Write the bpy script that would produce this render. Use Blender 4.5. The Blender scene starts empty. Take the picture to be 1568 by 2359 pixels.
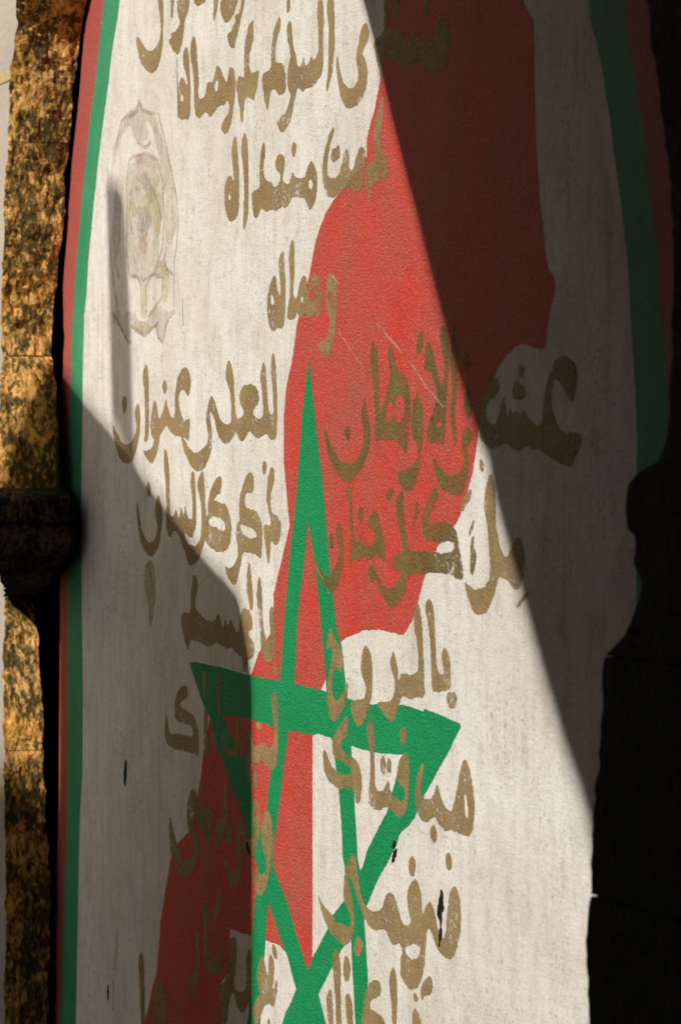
import bpy, math, random
import numpy as np
from mathutils import Vector, noise

random.seed(4); np.random.seed(4)
C = bpy.context.scene.collection

# ------------------------------------------------------------------ camera
TH = math.atan(.3275)
DIST = 8500.0 / 1310.0
cam_d = bpy.data.cameras.new('camera')
cam = bpy.data.objects.new('camera', cam_d); C.objects.link(cam)
cam.location = (DIST * math.cos(TH), -DIST * math.sin(TH), 1.6)
fwd = Vector((-math.cos(TH), math.sin(TH), 0))
cam.rotation_euler = fwd.to_track_quat('-Z', 'Y').to_euler()
cam_d.sensor_fit = 'HORIZONTAL'; cam_d.sensor_width = 24.0
cam_d.lens = 8500.0 / 1568.0 * 24.0
cam_d.shift_y = -79.0 / 1568.0 * 1.0
cam_d.clip_end = 500
cam_d.dof.use_dof = True
cam_d.dof.focus_distance = 6.75
cam_d.dof.aperture_fstop = 8.0
bpy.context.scene.camera = cam

# ------------------------------------------------------------------ light
AZ, EL = math.radians(40), math.radians(35)
SUN = Vector((math.sin(AZ) * math.cos(EL), -math.cos(AZ) * math.cos(EL), math.sin(EL)))
sd = bpy.data.lights.new('sun', 'SUN'); sd.energy = 5.0; sd.angle = math.radians(.5); sd.color = (1.0, .96, .89)
so = bpy.data.objects.new('sun', sd); C.objects.link(so)
so.rotation_euler = SUN.to_track_quat('Z', 'Y').to_euler(); so.location = (4, -6, 8)
world = bpy.data.worlds.new('World'); bpy.context.scene.world = world; world.use_nodes = True
wn = world.node_tree; wn.nodes.clear()
sky = wn.nodes.new('ShaderNodeTexSky'); sky.sky_type = 'NISHITA'; sky.sun_disc = False
sky.sun_elevation = EL; sky.sun_rotation = math.pi - AZ
bg = wn.nodes.new('ShaderNodeBackground'); bg.inputs[1].default_value = .05
wo = wn.nodes.new('ShaderNodeOutputWorld')
wn.links.new(sky.outputs[0], bg.inputs[0]); wn.links.new(bg.outputs[0], wo.inputs[0])
vs = bpy.context.scene.view_settings
vs.view_transform = 'Standard'; vs.look = 'None'; vs.exposure = -0.06; vs.gamma = 1; vs.use_curve_mapping = False

# ------------------------------------------------------------------ outlines, in millimetres on the wall (x along it, z up)
PAINT = {
 'w01': [
  (1, [-1216,2596,-1173,2591,-1170,2548,-1175,2504,-1182,2481,-1199,2463,-1219,2449,-1247,2444,-1267,2444,-1295,2451,-1330,2465,-1354,2480,-1372,2498,-1383,2518,-1386,2533,-1380,2536,-1361,2530,-1340,2517,-1309,2501,-1274,2491,-1240,2491,-1216,2499,-1195,2511,-1192,2532,-1195,2554,-1206,2572]),
  (1, [-1115,2584,-1085,2580,-1092,2556,-1102,2538,-1112,2538,-1113,2555]),
  (1, [-1071,2578,-968,2566,-978,2546,-991,2534,-1006,2530,-1012,2512,-1020,2491,-1033,2475,-1049,2463,-1065,2460,-1092,2469,-1112,2482,-1132,2499,-1105,2499,-1112,2510,-1079,2510,-1052,2516,-1043,2527,-1052,2534,-1065,2548]),
  (1, [-956,2564,-855,2552,-858,2544,-886,2542,-905,2541,-930,2547]),
 ],
 'w02': [
  (1, [-799,2545,-763,2540,-775,2520,-787,2506,-799,2495,-804,2508,-799,2523]),
  (1, [-754,2539,-629,2524,-643,2505,-667,2493,-685,2484,-715,2485,-736,2495,-751,2510]),
  (1, [-605,2521,-582,2518,-597,2495,-614,2479,-629,2459,-643,2444,-652,2430,-670,2430,-691,2437,-700,2452,-706,2462,-676,2464,-664,2473,-643,2479,-655,2490,-643,2494,-626,2490,-614,2502]),
 ],
 'w03': [
  (1, [-997,2471,-984,2463,-975,2441,-970,2414,-965,2388,-967,2349,-968,2322,-1020,2324,-1049,2329,-1059,2342,-1062,2376,-1052,2396,-1043,2410,-1026,2411,-1007,2402,-991,2390,-984,2393,-997,2412,-1017,2433,-1023,2451,-1013,2466]),
  (-1, [-1033,2379,-1017,2372,-1020,2362,-1036,2362,-1041,2372]),
  (1, [-936,2485,-924,2467,-916,2440,-910,2413,-902,2390,-911,2374,-905,2356,-874,2353,-852,2364,-846,2381,-830,2383,-806,2377,-793,2391,-787,2405,-769,2409,-751,2402,-733,2384,-712,2365,-700,2376,-694,2390,-679,2396,-658,2390,-649,2372,-649,2352,-655,2331,-664,2309,-673,2293,-691,2276,-715,2267,-739,2277,-748,2288,-724,2297,-700,2305,-688,2319,-703,2336,-721,2325,-757,2328,-781,2325,-806,2315,-827,2311,-855,2327,-880,2319,-905,2317,-930,2325,-938,2347,-940,2373,-943,2399,-952,2426,-970,2451,-962,2471,-949,2482]),
  (-1, [-778,2381,-766,2373,-769,2359,-784,2357,-793,2367,-788,2377]),
 ],
 'w04': [
  (1, [-530,2470,-528,2455,-527,2435,-544,2416,-559,2403,-556,2383,-544,2365,-521,2369,-493,2371,-499,2354,-504,2338,-516,2326,-527,2315,-544,2320,-573,2327,-585,2321,-593,2305,-602,2279,-611,2285,-622,2313,-637,2338,-643,2358,-631,2371,-608,2370,-587,2364,-590,2386,-590,2413,-579,2441,-561,2459,-544,2465]),
  (1, [-358,2457,-352,2443,-358,2431,-377,2418,-388,2397,-388,2374,-366,2370,-339,2363,-325,2349,-320,2330,-322,2316,-339,2307,-368,2311,-390,2323,-418,2324,-423,2312,-432,2295,-438,2285,-448,2295,-457,2315,-468,2337,-473,2356,-454,2362,-415,2361,-415,2381,-412,2406,-401,2428,-385,2443,-368,2453]),
  (1, [-314,2485,-296,2482,-298,2459,-312,2452,-317,2464]),
  (1, [-301,2443,-285,2430,-282,2411,-277,2391,-258,2370,-251,2350,-232,2347,-219,2356,-211,2371,-206,2349,-183,2348,-167,2360,-154,2349,-134,2357,-124,2368,-124,2388,-129,2417,-134,2441,-124,2461,-106,2459,-96,2438,-96,2413,-98,2382,-96,2351,-101,2328,-114,2317,-139,2312,-159,2305,-190,2306,-206,2306,-216,2300,-232,2306,-245,2314,-258,2305,-266,2293,-280,2274,-290,2257,-317,2245,-347,2237,-368,2248,-379,2262,-349,2269,-322,2275,-301,2289,-293,2304,-312,2320,-314,2341,-304,2362,-290,2377,-304,2397,-314,2411,-317,2428]),
  (1, [-73,2455,-36,2450,-33,2421,-31,2393,-31,2367,-38,2337,-48,2315,-63,2300,-78,2283,-81,2295,-71,2313,-68,2340,-68,2371,-66,2402,-76,2429]),
  (1, [138,2385,155,2377,159,2363,150,2351,126,2340,122,2332,140,2322,150,2306,150,2284,138,2266,117,2253,88,2245,50,2244,26,2251,6,2265,-6,2285,-16,2304,-21,2323,-23,2338,-14,2347,-6,2324,6,2305,26,2289,55,2279,84,2283,100,2292,98,2307,86,2325,93,2341,103,2356,112,2373,126,2381]),
 ],
 'w05': [
  (1, [-650,2261,-638,2246,-631,2217,-623,2177,-622,2145,-627,2113,-642,2097,-688,2095,-712,2112,-725,2141,-722,2167,-708,2184,-677,2184,-658,2171,-665,2202,-677,2225,-669,2246]),
  (-1, [-694,2151,-678,2145,-684,2136,-698,2139]),
  (1, [-589,2264,-569,2246,-564,2220,-561,2181,-559,2142,-564,2104,-582,2079,-591,2071,-597,2089,-591,2121,-589,2157,-597,2197,-612,2231,-604,2249]),
  (1, [-463,2239,-449,2213,-463,2193,-460,2165,-438,2155,-413,2153,-399,2141,-363,2145,-349,2164,-338,2147,-317,2139,-296,2144,-283,2162,-262,2149,-228,2143,-200,2149,-190,2164,-167,2172,-144,2162,-132,2143,-135,2115,-147,2094,-174,2081,-190,2091,-207,2108,-241,2109,-279,2115,-296,2106,-324,2098,-352,2104,-381,2095,-416,2102,-445,2096,-474,2111,-504,2089,-526,2091,-535,2117,-541,2145,-504,2144,-485,2148,-489,2175,-485,2199,-474,2223]),
  (-1, [-177,2141,-160,2133,-162,2119,-177,2119,-187,2129]),
  (1, [-269,2217,-255,2209,-262,2193,-276,2187,-288,2197,-284,2211]),
  (1, [-342,2199,-328,2188,-331,2171,-345,2148,-359,2165,-381,2171,-386,2186,-374,2200]),
 ],
 'w06': [
  (1, [-36,2222,-32,2213,-52,2199,-68,2178,-78,2151,-68,2136,-42,2130,-3,2133,9,2154,25,2173,41,2175,49,2159,47,2139,72,2135,88,2158,103,2170,122,2174,140,2165,140,2142,134,2126,128,2111,110,2093,82,2095,60,2107,16,2108,-10,2102,-36,2094,-68,2100,-94,2114,-106,2135,-101,2161,-87,2184,-71,2205,-52,2217]),
  (-1, [113,2142,125,2131,116,2126,103,2135]),
  (1, [-13,2188,0,2179,-3,2163,-29,2161,-48,2159,-55,2173,-42,2184,-26,2182]),
  (1, [232,2250,240,2237,237,2226,228,2202,216,2182,222,2162,249,2146,258,2128,252,2110,219,2108,189,2105,174,2096,165,2081,163,2068,154,2086,143,2108,140,2130,159,2140,195,2147,192,2164,183,2183,189,2205,207,2229,219,2243]),
 ],
 'w07': [
  (1, [-347,2021,-330,2017,-334,2003,-328,1982,-326,1964,-326,1938,-325,1919,-328,1900,-336,1876,-386,1879,-397,1868,-428,1885,-439,1911,-439,1937,-428,1953,-415,1968,-395,1980,-382,1972,-373,1949,-358,1935,-352,1950,-360,1972,-369,1994,-360,2012]),
  (-1, [-408,1943,-400,1934,-393,1922,-413,1924,-417,1935]),
  (1, [-281,2038,-270,2027,-269,2005,-268,1979,-274,1961,-279,1942,-274,1933,-259,1925,-245,1943,-232,1959,-213,1969,-199,1964,-192,1949,-188,1933,-176,1941,-168,1956,-155,1969,-141,1969,-125,1961,-112,1946,-104,1928,-104,1909,-110,1893,-123,1886,-143,1896,-172,1886,-199,1898,-220,1890,-243,1893,-251,1904,-266,1891,-317,1890,-311,1906,-300,1931,-293,1949,-298,1969,-300,1991,-304,2016,-291,2032]),
  (-1, [-155,1943,-145,1932,-149,1920,-168,1917,-184,1925,-174,1936]),
  (-1, [-224,1930,-213,1923,-224,1916,-230,1922]),
  (1, [-52,1965,-28,1956,-18,1941,-18,1918,-18,1899,-24,1877,-32,1851,-46,1827,-70,1814,-88,1808,-104,1822,-129,1837,-108,1842,-76,1849,-66,1864,-54,1877,-62,1888,-80,1893,-82,1914,-80,1933,-74,1951,-66,1962]),
  (-1, [-60,1934,-50,1928,-50,1915,-66,1914,-68,1926]),
 ],
 'w08': [
  (1, [-1372,1760,-1358,1745,-1352,1722,-1355,1700,-1368,1679,-1385,1661,-1400,1649,-1412,1637,-1447,1630,-1488,1630,-1516,1638,-1542,1654,-1560,1673,-1578,1690,-1585,1704,-1581,1715,-1560,1705,-1539,1691,-1508,1677,-1473,1671,-1437,1673,-1412,1682,-1390,1696,-1382,1713,-1400,1733,-1397,1743,-1385,1753]),
  (1, [-1485,1777,-1468,1771,-1465,1757,-1473,1743,-1485,1737,-1499,1745,-1506,1761,-1501,1772]),
  (1, [-1308,1840,-1292,1829,-1287,1807,-1284,1769,-1284,1738,-1283,1706,-1287,1691,-1294,1680,-1313,1672,-1323,1677,-1316,1693,-1314,1719,-1316,1751,-1318,1780,-1331,1805,-1333,1815,-1323,1831]),
  (1, [-1151,1766,-1139,1748,-1123,1731,-1086,1718,-1083,1740,-1083,1759,-1076,1782,-1067,1799,-1047,1815,-1013,1824,-985,1821,-970,1810,-961,1793,-970,1775,-985,1763,-994,1768,-1008,1776,-1031,1780,-1047,1777,-1056,1762,-1049,1746,-1035,1728,-1013,1715,-990,1715,-970,1721,-972,1704,-977,1687,-985,1673,-999,1681,-1035,1682,-1086,1687,-1123,1696,-1151,1708,-1179,1697,-1198,1688,-1203,1673,-1217,1655,-1236,1640,-1260,1628,-1294,1637,-1318,1648,-1331,1658,-1294,1658,-1265,1660,-1246,1671,-1241,1679,-1265,1689,-1272,1706,-1270,1723,-1260,1741,-1250,1753,-1238,1763,-1222,1752,-1215,1736,-1207,1720,-1179,1732,-1165,1744,-1158,1757]),
  (1, [-1160,1802,-1146,1796,-1144,1784,-1155,1772,-1167,1776,-1177,1786,-1174,1796]),
 ],
 'w09': [
  (1, [-403,1836,-388,1820,-382,1794,-379,1766,-376,1737,-376,1709,-379,1681,-390,1672,-409,1671,-428,1676,-446,1683,-463,1677,-487,1674,-519,1676,-539,1684,-551,1692,-571,1684,-587,1672,-607,1670,-624,1673,-636,1683,-648,1690,-665,1679,-690,1668,-719,1665,-744,1671,-765,1682,-778,1694,-791,1711,-812,1725,-825,1731,-827,1724,-821,1711,-810,1694,-808,1680,-812,1662,-823,1644,-847,1630,-873,1615,-921,1612,-963,1624,-990,1638,-1013,1654,-1024,1668,-1033,1679,-1033,1685,-1008,1678,-994,1668,-968,1658,-927,1648,-877,1656,-847,1666,-836,1680,-838,1692,-851,1705,-852,1722,-845,1737,-834,1748,-821,1760,-806,1761,-791,1752,-778,1739,-765,1724,-748,1712,-727,1705,-698,1703,-675,1709,-676,1725,-677,1743,-683,1761,-698,1780,-715,1792,-717,1804,-708,1817,-698,1831,-681,1821,-665,1807,-660,1788,-656,1765,-652,1743,-646,1723,-630,1715,-603,1717,-589,1724,-599,1732,-617,1742,-624,1754,-617,1769,-591,1777,-555,1779,-523,1776,-501,1767,-493,1754,-497,1741,-523,1732,-531,1725,-523,1717,-499,1711,-475,1713,-465,1721,-465,1736,-469,1756,-479,1776,-485,1793,-475,1810,-463,1821,-450,1809,-444,1792,-441,1767,-436,1744,-430,1724,-413,1716,-399,1720,-399,1738,-403,1766,-413,1787,-415,1806,-411,1823]),
 ],
 'w10': [
  (1, [-1215,1566,-1199,1558,-1187,1547,-1180,1528,-1181,1509,-1189,1491,-1199,1472,-1211,1457,-1231,1444,-1256,1436,-1285,1436,-1314,1443,-1339,1455,-1356,1469,-1367,1485,-1373,1502,-1382,1521,-1383,1540,-1380,1550,-1371,1541,-1365,1527,-1354,1510,-1342,1494,-1323,1480,-1302,1468,-1277,1463,-1252,1467,-1231,1478,-1219,1491,-1215,1502,-1227,1515,-1235,1528,-1231,1542,-1223,1556]),
  (1, [-1289,1593,-1275,1586,-1266,1575,-1271,1565,-1281,1560,-1293,1563,-1302,1573,-1304,1584]),
  (1, [-1166,1664,-1146,1657,-1128,1629,-1124,1609,-1122,1588,-1120,1566,-1120,1545,-1118,1531,-1110,1519,-1090,1523,-1071,1538,-1063,1522,-1049,1518,-1041,1530,-1035,1547,-1028,1532,-1016,1524,-1010,1532,-1004,1547,-997,1531,-985,1521,-962,1516,-950,1519,-950,1536,-952,1557,-960,1574,-968,1588,-960,1607,-950,1616,-939,1611,-933,1593,-928,1572,-926,1546,-924,1526,-926,1505,-943,1492,-950,1482,-966,1480,-989,1484,-1004,1490,-1016,1494,-1008,1486,-1000,1474,-981,1466,-947,1463,-912,1469,-892,1481,-884,1500,-884,1521,-888,1547,-897,1563,-912,1574,-916,1588,-905,1602,-892,1612,-873,1613,-867,1598,-862,1573,-858,1547,-852,1531,-841,1518,-834,1508,-834,1480,-860,1478,-871,1467,-879,1459,-890,1448,-905,1438,-935,1429,-968,1422,-981,1426,-993,1438,-1008,1450,-1020,1458,-1035,1471,-1047,1483,-1067,1487,-1082,1494,-1102,1489,-1106,1482,-1120,1478,-1136,1481,-1146,1491,-1150,1507,-1152,1523,-1146,1539,-1146,1550,-1150,1571,-1156,1598,-1166,1620]),
 ],
 'w11': [
  (1, [-763,1604,-745,1602,-743,1590,-749,1576,-753,1569,-772,1569,-788,1565,-800,1557,-776,1553,-737,1551,-714,1547,-695,1537,-684,1523,-676,1507,-676,1489,-688,1471,-707,1459,-741,1456,-780,1456,-819,1462,-843,1468,-859,1478,-879,1470,-891,1468,-891,1496,-871,1519,-841,1524,-841,1543,-831,1565,-811,1582,-788,1594]),
  (-1, [-831,1521,-796,1523,-757,1520,-730,1515,-716,1506,-718,1498,-749,1497,-780,1502,-815,1504,-835,1510]),
  (1, [-551,1611,-528,1605,-526,1591,-531,1572,-550,1571,-572,1573,-585,1564,-588,1553,-579,1543,-557,1542,-524,1540,-499,1534,-481,1521,-472,1507,-472,1481,-477,1460,-481,1447,-502,1453,-542,1457,-597,1459,-601,1452,-612,1436,-624,1420,-635,1404,-642,1394,-665,1394,-691,1402,-711,1414,-716,1423,-718,1428,-695,1425,-665,1429,-642,1440,-631,1452,-631,1466,-642,1478,-646,1491,-642,1508,-635,1518,-620,1514,-620,1523,-624,1537,-620,1559,-612,1573,-597,1587,-579,1602,-564,1609]),
  (-1, [-616,1512,-579,1508,-542,1505,-520,1498,-502,1491,-506,1485,-531,1484,-564,1486,-594,1491,-612,1502]),
  (1, [-411,1622,-399,1617,-393,1604,-399,1591,-413,1576,-420,1563,-420,1549,-413,1537,-399,1531,-374,1529,-357,1522,-350,1512,-353,1495,-364,1481,-381,1473,-399,1477,-416,1482,-418,1466,-422,1451,-429,1435,-439,1445,-447,1463,-455,1481,-461,1500,-459,1512,-441,1512,-422,1511,-415,1516,-423,1527,-434,1544,-445,1561,-441,1577,-438,1598,-423,1613]),
  (1, [-457,1633,-445,1628,-441,1618,-452,1610,-463,1604,-472,1614,-468,1625]),
 ],
 'w12': [
  (1, [135,1741,143,1725,155,1703,163,1684,163,1659,152,1641,132,1625,98,1607,69,1596,46,1591,11,1596,-21,1607,-48,1624,-69,1642,-84,1665,-93,1687,-87,1689,-66,1670,-48,1653,-18,1636,23,1627,63,1625,98,1634,124,1650,129,1672,126,1690,115,1706,118,1717,129,1727]),
  (1, [40,1692,56,1685,56,1670,43,1663,27,1673,26,1685]),
  (1, [177,1837,197,1826,205,1806,209,1781,211,1756,213,1729,219,1713,232,1720,243,1737,257,1755,271,1769,268,1784,257,1808,257,1820,271,1828,284,1817,295,1798,306,1782,330,1776,356,1766,370,1749,373,1726,375,1704,370,1683,364,1662,351,1636,335,1650,308,1663,260,1666,216,1664,191,1661,193,1685,194,1706,185,1730,183,1757,171,1782,163,1804,166,1821]),
  (-1, [271,1733,287,1722,287,1705,271,1696,252,1702,252,1720]),
  (-1, [319,1741,335,1739,346,1725,340,1704,324,1694,303,1692,291,1701,295,1722,303,1736]),
  (1, [409,1742,427,1728,435,1713,437,1691,437,1665,430,1639,419,1613,404,1596,383,1582,356,1579,330,1584,311,1598,306,1610,346,1612,388,1620,409,1634,414,1655,388,1664,380,1683,380,1703,388,1726,401,1738]),
 ],
 'w13': [
  (1, [435,1843,440,1826,430,1809,419,1803,404,1810,406,1827,419,1840]),
  (1, [458,1825,481,1813,496,1792,509,1773,519,1754,534,1748,539,1765,541,1785,531,1807,519,1830,524,1847,541,1849,556,1829,566,1798,561,1771,556,1748,551,1723,546,1697,544,1672,541,1652,511,1657,458,1654,453,1673,466,1690,481,1707,501,1722,511,1739,491,1759,476,1773,455,1779,442,1776,445,1797,450,1814]),
  (-1, [521,1699,529,1688,511,1681,501,1688]),
  (1, [571,1806,583,1854,598,1830,601,1797,600,1763,598,1730,591,1705,596,1680,601,1648,591,1650,576,1677,569,1704,576,1734,576,1764,566,1790]),
  (1, [635,1678,664,1679,673,1662,654,1654,649,1646,654,1629,654,1613,644,1596,635,1580,620,1573,581,1573,541,1579,516,1589,496,1610,483,1627,488,1637,506,1623,531,1611,571,1603,610,1606,635,1620,630,1638,620,1655,620,1670]),
  (1, [649,1804,666,1791,659,1772,640,1771,632,1788]),
  (1, [649,1752,668,1729,668,1696,644,1696,632,1721]),
 ],
 'w14': [
  (1, [-6,1527,7,1513,16,1491,21,1468,16,1447,5,1427,-17,1408,-41,1395,-66,1400,-89,1405,-111,1417,-130,1430,-144,1447,-153,1461,-125,1442,-98,1431,-71,1423,-59,1426,-39,1437,-21,1447,-8,1461,-6,1477,-17,1488,-28,1502,-17,1516]),
  (1, [-55,1504,-35,1495,-37,1478,-53,1472,-66,1487]),
  (1, [47,1590,58,1585,62,1564,68,1544,73,1517,79,1491,101,1489,114,1505,124,1490,148,1480,177,1486,192,1497,185,1510,152,1515,160,1531,185,1546,206,1540,215,1525,227,1511,237,1499,245,1482,243,1468,237,1454,219,1464,198,1472,185,1462,167,1458,126,1465,105,1455,75,1460,62,1451,53,1451,55,1476,53,1496,51,1530,47,1557,29,1572,36,1583]),
  (1, [111,1554,126,1547,128,1532,114,1521,99,1528,99,1545]),
  (1, [179,1452,194,1441,190,1425,169,1419,156,1432,158,1444]),
 ],
 'w15': [
  (1, [329,1581,338,1572,336,1559,342,1540,348,1520,354,1501,360,1480,396,1479,499,1480,499,1447,435,1441,362,1441,356,1423,344,1405,316,1389,282,1378,247,1388,223,1402,206,1418,190,1433,177,1452,194,1445,206,1432,231,1416,268,1413,300,1420,322,1435,333,1455,333,1474,329,1494,320,1513,304,1530,298,1548,304,1568]),
  (1, [279,1475,504,1479,529,1477,588,1483,586,1495,557,1498,529,1496,488,1495,443,1500,431,1515,431,1534,443,1553,468,1570,484,1584,504,1582,517,1570,496,1554,472,1543,458,1530,464,1525,504,1528,549,1527,584,1521,600,1512,608,1498,616,1479,627,1459,631,1438,596,1438,586,1444,521,1444,447,1444,279,1438]),
  (1, [677,1513,681,1502,677,1490,694,1481,685,1460,673,1443,660,1453,664,1473,664,1497]),
  (1, [685,1538,681,1529,670,1515,654,1507,662,1518,673,1530]),
  (1, [408,1563,413,1552,409,1534,392,1521,378,1515,382,1523,398,1536,396,1552]),
  (1, [284,1585,288,1579,276,1565,256,1559,245,1565,254,1579]),
 ],
 'w16': [
  (1, [756,1610,771,1595,777,1577,779,1553,779,1527,788,1508,801,1486,826,1475,845,1489,866,1506,880,1510,897,1499,905,1480,902,1459,891,1441,873,1426,855,1428,837,1440,808,1445,790,1446,779,1431,764,1410,742,1391,708,1381,677,1387,658,1403,643,1419,635,1435,654,1428,685,1423,719,1426,745,1435,755,1455,749,1488,745,1514,734,1540,723,1555,730,1576,742,1599]),
  (1, [708,1631,723,1625,728,1613,715,1608,704,1618]),
  (1, [662,1585,673,1580,662,1565,647,1560,631,1544,619,1552,627,1571,647,1571]),
  (1, [916,1426,920,1422,895,1410,863,1396,873,1407,895,1419]),
 ],
 'w17': [
  (1, [-61,1333,-45,1328,-24,1314,-3,1303,12,1294,17,1277,13,1260,-1,1258,-24,1265,-37,1258,-48,1243,-48,1223,-32,1208,-11,1207,10,1217,25,1230,38,1244,46,1236,43,1223,28,1203,7,1186,-16,1173,-37,1168,-59,1174,-72,1189,-76,1209,-74,1232,-64,1252,-53,1272,-45,1288,-48,1298,-61,1301,-74,1286,-77,1302,-69,1317]),
  (1, [134,1312,157,1307,172,1292,178,1273,176,1250,172,1226,162,1205,144,1186,119,1172,102,1169,79,1176,64,1189,56,1210,99,1214,134,1219,143,1232,139,1246,122,1256,113,1270,119,1290,127,1303]),
  (1, [287,1309,300,1296,309,1284,309,1267,314,1258,328,1273,371,1273,414,1276,414,1296,412,1315,403,1336,391,1356,396,1382,412,1394,424,1383,433,1359,437,1332,440,1301,444,1279,444,1256,449,1242,403,1236,366,1232,328,1236,319,1220,305,1202,281,1185,257,1190,233,1203,208,1212,204,1217,262,1220,290,1232,298,1247,290,1263,271,1280,274,1297]),
  (1, [464,1404,483,1397,491,1379,496,1349,500,1319,503,1292,516,1281,534,1278,540,1287,527,1301,532,1321,547,1327,560,1319,569,1300,571,1278,571,1260,556,1256,520,1253,478,1250,478,1281,476,1311,471,1341,458,1366,446,1389]),
  (1, [560,1256,591,1257,602,1245,595,1233,578,1226,560,1230,551,1244]),
 ],
 'w18': [
  (1, [41,1187,49,1151,8,1140,3,1128,30,1116,78,1113,109,1099,123,1077,115,1049,96,1030,81,1043,73,1058,8,1052,-35,1054,-73,1063,-96,1083,-99,1110,-88,1118,-68,1099,-40,1084,-2,1079,46,1079,67,1087,57,1095,8,1101,-35,1105,-46,1118,-37,1142,-13,1157,19,1176]),
  (1, [167,1187,185,1176,189,1147,187,1108,192,1069,213,1064,243,1073,263,1091,268,1072,298,1061,327,1056,352,1069,342,1081,313,1085,303,1107,322,1131,352,1147,366,1131,371,1105,366,1076,357,1047,327,1028,298,1035,253,1045,218,1032,156,1035,158,1063,167,1096,164,1139,144,1161,151,1177]),
  (1, [339,1186,357,1178,352,1160,337,1151,322,1159,323,1177]),
  (1, [233,1129,248,1119,243,1096,223,1097,220,1120]),
  (1, [266,1130,280,1118,273,1100,253,1100,256,1121]),
 ],
 'w19': [
  (1, [443,1133,438,1114,424,1087,438,1070,471,1074,499,1090,508,1105,522,1083,545,1066,577,1061,586,1076,600,1095,613,1124,627,1146,642,1153,658,1140,675,1114,684,1084,680,1056,666,1029,627,1030,582,1034,545,1027,518,1033,494,1049,462,1034,429,1034,405,1048,395,1072,405,1102,424,1125]),
  (-1, [635,1103,647,1090,655,1060,640,1059,635,1080]),
  (1, [488,1036,506,1025,504,1008,488,1002,473,1013,475,1029]),
 ],
 'w20': [
  (1, [-131,868,-121,848,-84,833,-43,826,-23,817,18,813,53,814,63,827,48,844,18,860,18,885,33,918,58,939,80,946,93,930,103,900,117,874,146,860,190,856,228,867,251,894,275,903,298,893,312,874,335,855,362,852,380,863,362,879,355,899,367,919,394,936,416,930,432,908,432,875,443,888,470,909,487,899,505,875,518,850,548,856,552,892,565,928,590,946,611,933,621,902,615,870,599,840,573,822,539,824,505,831,487,849,461,867,452,830,443,794,425,765,389,749,353,750,326,764,321,788,335,810,317,823,289,811,261,823,242,836,195,825,156,829,127,844,107,860,88,877,58,903,48,898,63,868,78,848,80,820,63,793,28,778,-23,783,-74,799,-100,818,-126,844]),
  (-1, [344,817,398,827,425,827,425,812,389,799,353,804]),
  (1, [385,973,403,964,398,946,380,935,364,948,369,965]),
  (1, [565,996,578,984,573,966,560,964,546,975,549,990]),
  (1, [107,807,132,795,117,778,93,767,76,779,83,798]),
 ],
 'w21': [
  (1, [-28,769,-2,760,3,726,3,682,8,632,-23,628,-28,678,-38,721,-48,745]),
  (1, [33,767,58,752,53,723,23,717,13,743]),
  (1, [-53,696,-43,676,-38,625,-64,622,-79,661,-79,680]),
  (1, [53,701,68,681,73,641,43,637,28,673,30,695]),
 ],
 'w22': [
  (1, [190,744,218,741,223,720,204,712,166,704,161,688,195,685,233,682,251,667,117,648,127,692,146,723]),
  (1, [284,780,307,759,307,723,303,674,284,671,275,718,263,753]),
  (1, [470,784,489,773,478,753,452,751,430,735,425,753,443,773]),
  (1, [398,750,416,737,398,729,389,737]),
  (1, [389,725,421,714,434,692,380,685]),
 ],
 'w23': [
  (1, [1061,1783,1088,1778,1110,1768,1121,1753,1118,1735,1107,1719,1097,1709,1083,1718,1069,1732,1047,1745,1025,1748,1014,1732,1014,1711,1025,1691,1044,1674,1072,1666,1105,1668,1140,1661,1132,1645,1110,1627,1091,1613,1033,1626,966,1642,937,1643,908,1651,885,1641,850,1643,826,1656,765,1643,722,1654,701,1670,704,1696,713,1717,729,1738,765,1754,787,1756,796,1741,778,1726,741,1721,729,1702,747,1686,768,1682,787,1690,802,1715,814,1730,823,1702,832,1691,844,1714,852,1695,879,1704,888,1693,902,1705,920,1690,954,1678,974,1681,980,1704,986,1728,1000,1748,1017,1764,1033,1778]),
  (1, [888,1777,905,1763,888,1749,873,1762]),
  (1, [864,1752,882,1739,897,1745,908,1734,899,1718,879,1720,861,1720,847,1735]),
 ],
 'w24': [
  (1, [-936,1409,-913,1393,-917,1373,-936,1355,-931,1337,-899,1330,-853,1317,-798,1316,-776,1330,-763,1338,-745,1313,-732,1306,-718,1328,-701,1310,-679,1331,-657,1309,-631,1300,-614,1338,-597,1348,-580,1352,-546,1347,-534,1326,-538,1309,-567,1308,-546,1292,-523,1288,-521,1269,-542,1256,-571,1254,-567,1240,-580,1225,-597,1231,-601,1255,-640,1261,-675,1273,-705,1265,-723,1272,-740,1269,-772,1280,-835,1266,-880,1270,-945,1275,-969,1272,-981,1250,-1011,1272,-1035,1302,-1035,1323,-1011,1329,-964,1328,-964,1361,-954,1392]),
 ],
 'w25': [
  (1, [-555,1442,-542,1418,-534,1387,-529,1365,-542,1343,-555,1357,-576,1393,-567,1422]),
  (1, [-492,1419,-475,1400,-471,1364,-467,1329,-455,1300,-418,1297,-426,1335,-422,1354,-402,1364,-394,1336,-390,1308,-386,1260,-447,1254,-479,1268,-484,1304,-488,1340,-509,1370,-504,1395]),
  (1, [-402,1255,-382,1254,-370,1242,-378,1224,-398,1239]),
 ],
 'w26': [
  (1, [-1014,1182,-983,1177,-987,1156,-1023,1152,-1046,1138,-1019,1131,-947,1127,-920,1114,-907,1088,-903,1064,-910,1041,-938,1049,-1028,1047,-1110,1046,-1148,1055,-1162,1076,-1157,1104,-1148,1116,-1138,1103,-1129,1083,-1110,1075,-1055,1081,-983,1079,-942,1083,-947,1100,-992,1104,-1083,1105,-1085,1133,-1078,1153,-1046,1174]),
 ],
 'w27': [
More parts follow.
